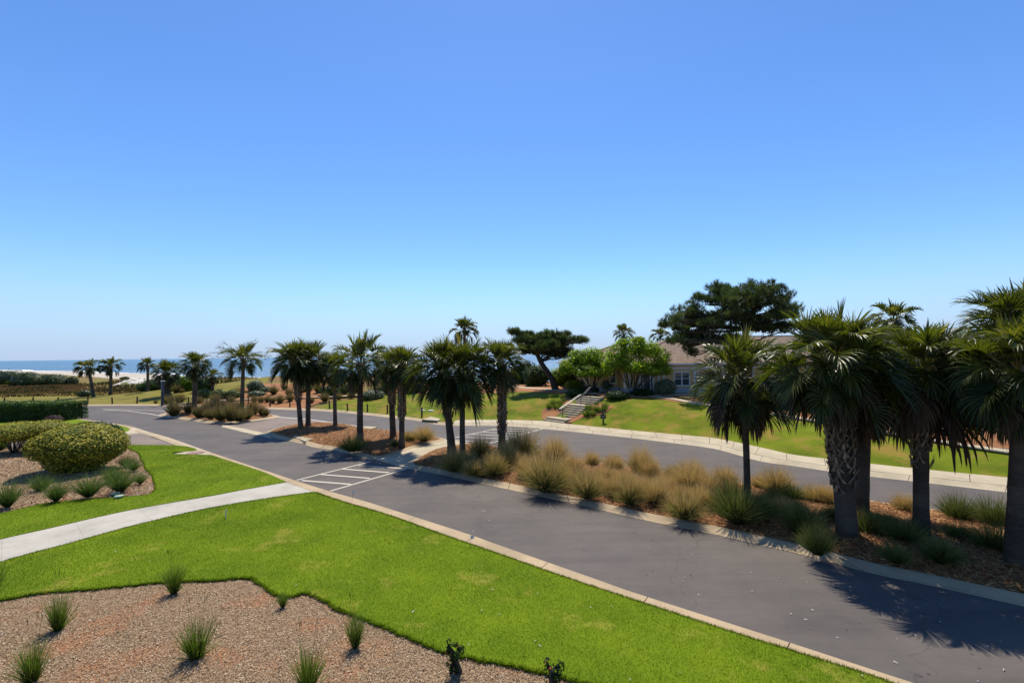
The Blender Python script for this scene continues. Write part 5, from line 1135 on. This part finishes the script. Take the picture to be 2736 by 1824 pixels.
# ================================================================ close ground detail
def scatter(P, n, ymax, dens=None, pad=0.0):
    P = np.asarray(P); x0, x1_ = P[:, 0].min(), P[:, 0].max(); y0, y1 = max(P[:, 1].min(), 5), min(P[:, 1].max(), ymax)
    out = []
    tot = 0
    while tot < n:
        X = rng.uniform(x0, x1_, n); Y = y0 + (y1 - y0) * rng.random(n) ** 1.35
        k = (np.abs(X) < 1.2 * Y + 3) & inside(P, X, Y); X, Y = X[k], Y[k]
        if not len(X): break
        out.append(np.c_[X, Y]); tot += len(X)
    return np.vstack(out)[:n]
def tri_blades(name, P, n, ymax, z, h, w_, mat, label, ed=None):
    Q = scatter(P, n, ymax); n = len(Q); a = rng.uniform(0, 2 * pi, n); sc = (.8 + Q[:, 1] / 22)
    hh = h * rng.uniform(.6, 1.3, n); ww = w_ * sc; ta = rng.uniform(0, 2 * pi, n); tl = hh * rng.uniform(0, .8, n)
    v = np.zeros((n, 3, 3)); v[:, 0] = np.c_[Q[:, 0] - np.cos(a) * ww, Q[:, 1] - np.sin(a) * ww, np.full(n, z)]; v[:, 1] = np.c_[Q[:, 0] + np.cos(a) * ww, Q[:, 1] + np.sin(a) * ww, np.full(n, z)]
    v[:, 2] = np.c_[Q[:, 0] + np.cos(ta) * tl, Q[:, 1] + np.sin(ta) * tl, z + hh]
    me = mkmesh(name, v.reshape(-1, 3), np.arange(3 * n).reshape(-1, 3)); o = link(name, me, mat); tagit(o, label, kind='stuff'); return o
tri_blades('lawn_grass', LQ, 230000, 34, .045, .030, .0042, M['blade'], 'short bright green lawn grass in the foreground')
tri_blades('lawn_grass', lawn1, 70000, 34, .045, .030, .005, M['blade'], 'short bright green lawn grass beyond the concrete walk')
def quads(name, Q, zf, L, w_, mat, label, tilt=.25):
    n = len(Q); a = rng.uniform(0, 2 * pi, n); L = L * rng.uniform(.4, 1.4, n); w_ = w_ * rng.uniform(.5, 1.5, n); c, s = np.cos(a), np.sin(a); z = zf + rng.uniform(.002, .02, n); t1 = rng.normal(0, tilt, n) * L * .5; t2 = rng.normal(0, tilt, n) * w_
    v = np.zeros((n, 4, 3))
    for i, (sl, sw) in enumerate(((-1, -1), (1, -1), (1, 1), (-1, 1))):
        v[:, i] = np.c_[Q[:, 0] + sl * c * L / 2 - sw * s * w_ / 2, Q[:, 1] + sl * s * L / 2 + sw * c * w_ / 2, z + sl * t1 + sw * t2 + np.abs(t1) + np.abs(t2)]
    me = mkmesh(name, v.reshape(-1, 3), np.arange(4 * n).reshape(-1, 4), rng.random(n)); o = link(name, me, mat); tagit(o, label, kind='stuff'); return o
CH = leaf_mat('chips', [(0, (.07, .04, .02)), (.25, (.25, .145, .07)), (.6, (.44, .30, .175)), (.92, (.62, .47, .31)), (1, (.75, .64, .47))], .85, .2, 0)
ST = leaf_mat('needles', [(0, (.12, .045, .014)), (.4, (.36, .155, .048)), (.8, (.58, .29, .10)), (1, (.72, .43, .19))], .7, .3, 0)
def domez(Q, P, base, dome, dw): return base + dome * sm(edist(P, Q[:, 0], Q[:, 1]) / dw)
Q = scatter(BQ, 190000, 17); quads('wood_chips', Q, domez(Q, BQ, 0, .05, 2), .030, .009, CH, 'shredded wood chips covering the near bed')
Q = scatter(BLQ, 50000, 34); quads('wood_chips', Q, domez(Q, BLQ, .01, .12, 2), .07, .02, CH, 'shredded wood chips covering the left bed')
for nme, dm, cnt, lb in (('palm_median', .16, 45000, 'middle'), ('clump_grass_median', .2, 130000, 'long'), ('grass_median', .16, 14000, 'first grass')):
    P = MED[nme]; Q = scatter(P, cnt, 60); quads('pine_needles', Q, domez(Q, P, .09, dm, 1.5), .17, .010, ST, 'fallen reddish pine needles covering the ' + lb + ' median')
# meadow tufts beyond the fence
pm = [(-150, 62), (-150, 118), (-60, 112), (-50, 90), (-62, 75), (-72, 74)]
Q = scatter(pm, 16000, 120); Q = Q[(Q[:, 1] > 74) | (rng.random(len(Q)) < .12)]
m1 = MB(); R = random.Random(77); zq = hgt(Q[:, 0], Q[:, 1]); cl = np.sin(Q[:, 0] * .35 + np.sin(Q[:, 1] * .4) * 2) * np.sin(Q[:, 1] * .7)
for (x, y), z, c in zip(Q, zq, cl):
    h_ = R.uniform(.12, .42) * (1.3 if c > .4 else .8); r = R.uniform(.0, .35) if (c > .35 and R.random() < .7) else R.uniform(.5, 1)
    for q in range(3):
        a = R.uniform(0, 3.14); m1.face(((x - cos(a) * .09, y - sin(a) * .09, z - .04), (x + cos(a) * .09, y + sin(a) * .09, z - .04), (x + R.uniform(-.12, .12), y + R.uniform(-.1, .1), z + h_)), r)
m1.build('meadow_grass', leaf_mat('meadow_blades', [(0, (.03, .05, .015)), (.4, (.08, .10, .025)), (.55, (.20, .12, .045)), (1, (.30, .19, .08))], .8, .2, .3, (1, 1, .8)))
tagit(bpy.data.objects['meadow_grass'], 'dry reddish meadow grass with darker tufts', kind='stuff')

# grass blades hanging over the lawn edges
def edge_blades(name, L, n, label):
    A = np.array(L); d = np.r_[0, np.cumsum(np.hypot(*np.diff(A, axis=0).T))]; t = rng.uniform(0, d[-1], n); X = np.interp(t, d, A[:, 0]); Y = np.interp(t, d, A[:, 1])
    a = rng.uniform(0, 2 * pi, n); L_ = rng.uniform(.02, .085, n); b = rng.uniform(0, 2 * pi, n); v = np.zeros((n, 3, 3)); w__ = .006 + .0003 * Y
    v[:, 0] = np.c_[X - np.cos(a) * w__, Y - np.sin(a) * w__, np.full(n, .03)]; v[:, 1] = np.c_[X + np.cos(a) * w__, Y + np.sin(a) * w__, np.full(n, .03)]
    v[:, 2] = np.c_[X + np.cos(b) * L_, Y + np.sin(b) * L_, rng.uniform(.03, .10, n)]
    tagit(link(name, mkmesh(name, v.reshape(-1, 3), np.arange(3 * n).reshape(-1, 3)), M['blade']), label, kind='stuff')
edge_blades('lawn_edge_grass', [p for p in BN if 5 < p[1] < 25 and abs(p[0]) < 32], 16000, 'ragged grass blades along the edge of the near bed')
edge_blades('lawn_edge_grass', [p for p in WN if abs(p[0]) < 32], 9000, 'ragged grass blades along the near edge of the walk')
edge_blades('lawn_edge_grass', [NB[i] for i in range(iR, len(NB)) if NB[i][1] > 5], 16000, 'ragged grass blades along the near kerb')
edge_blades('lawn_edge_grass', [p for p in BL if abs(p[0]) < 40], 7000, 'ragged grass blades along the edge of the left bed')
# every linked colour is darkened evenly to offset the raised exposure
for m_ in bpy.data.materials:
    if not m_.use_nodes: continue
    t_ = m_.node_tree
    for nd in list(t_.nodes):
        if nd.type in ('BSDF_PRINCIPLED', 'BSDF_TRANSLUCENT'):
            s_ = nd.inputs["Base Color"] if nd.type == 'BSDF_PRINCIPLED' else nd.inputs["Color"]
            if s_.is_linked:
                fr = s_.links[0].from_socket; t_.links.new(mix(t_, 1.0, fr, (.84, .84, .84), 'MULTIPLY'), s_)
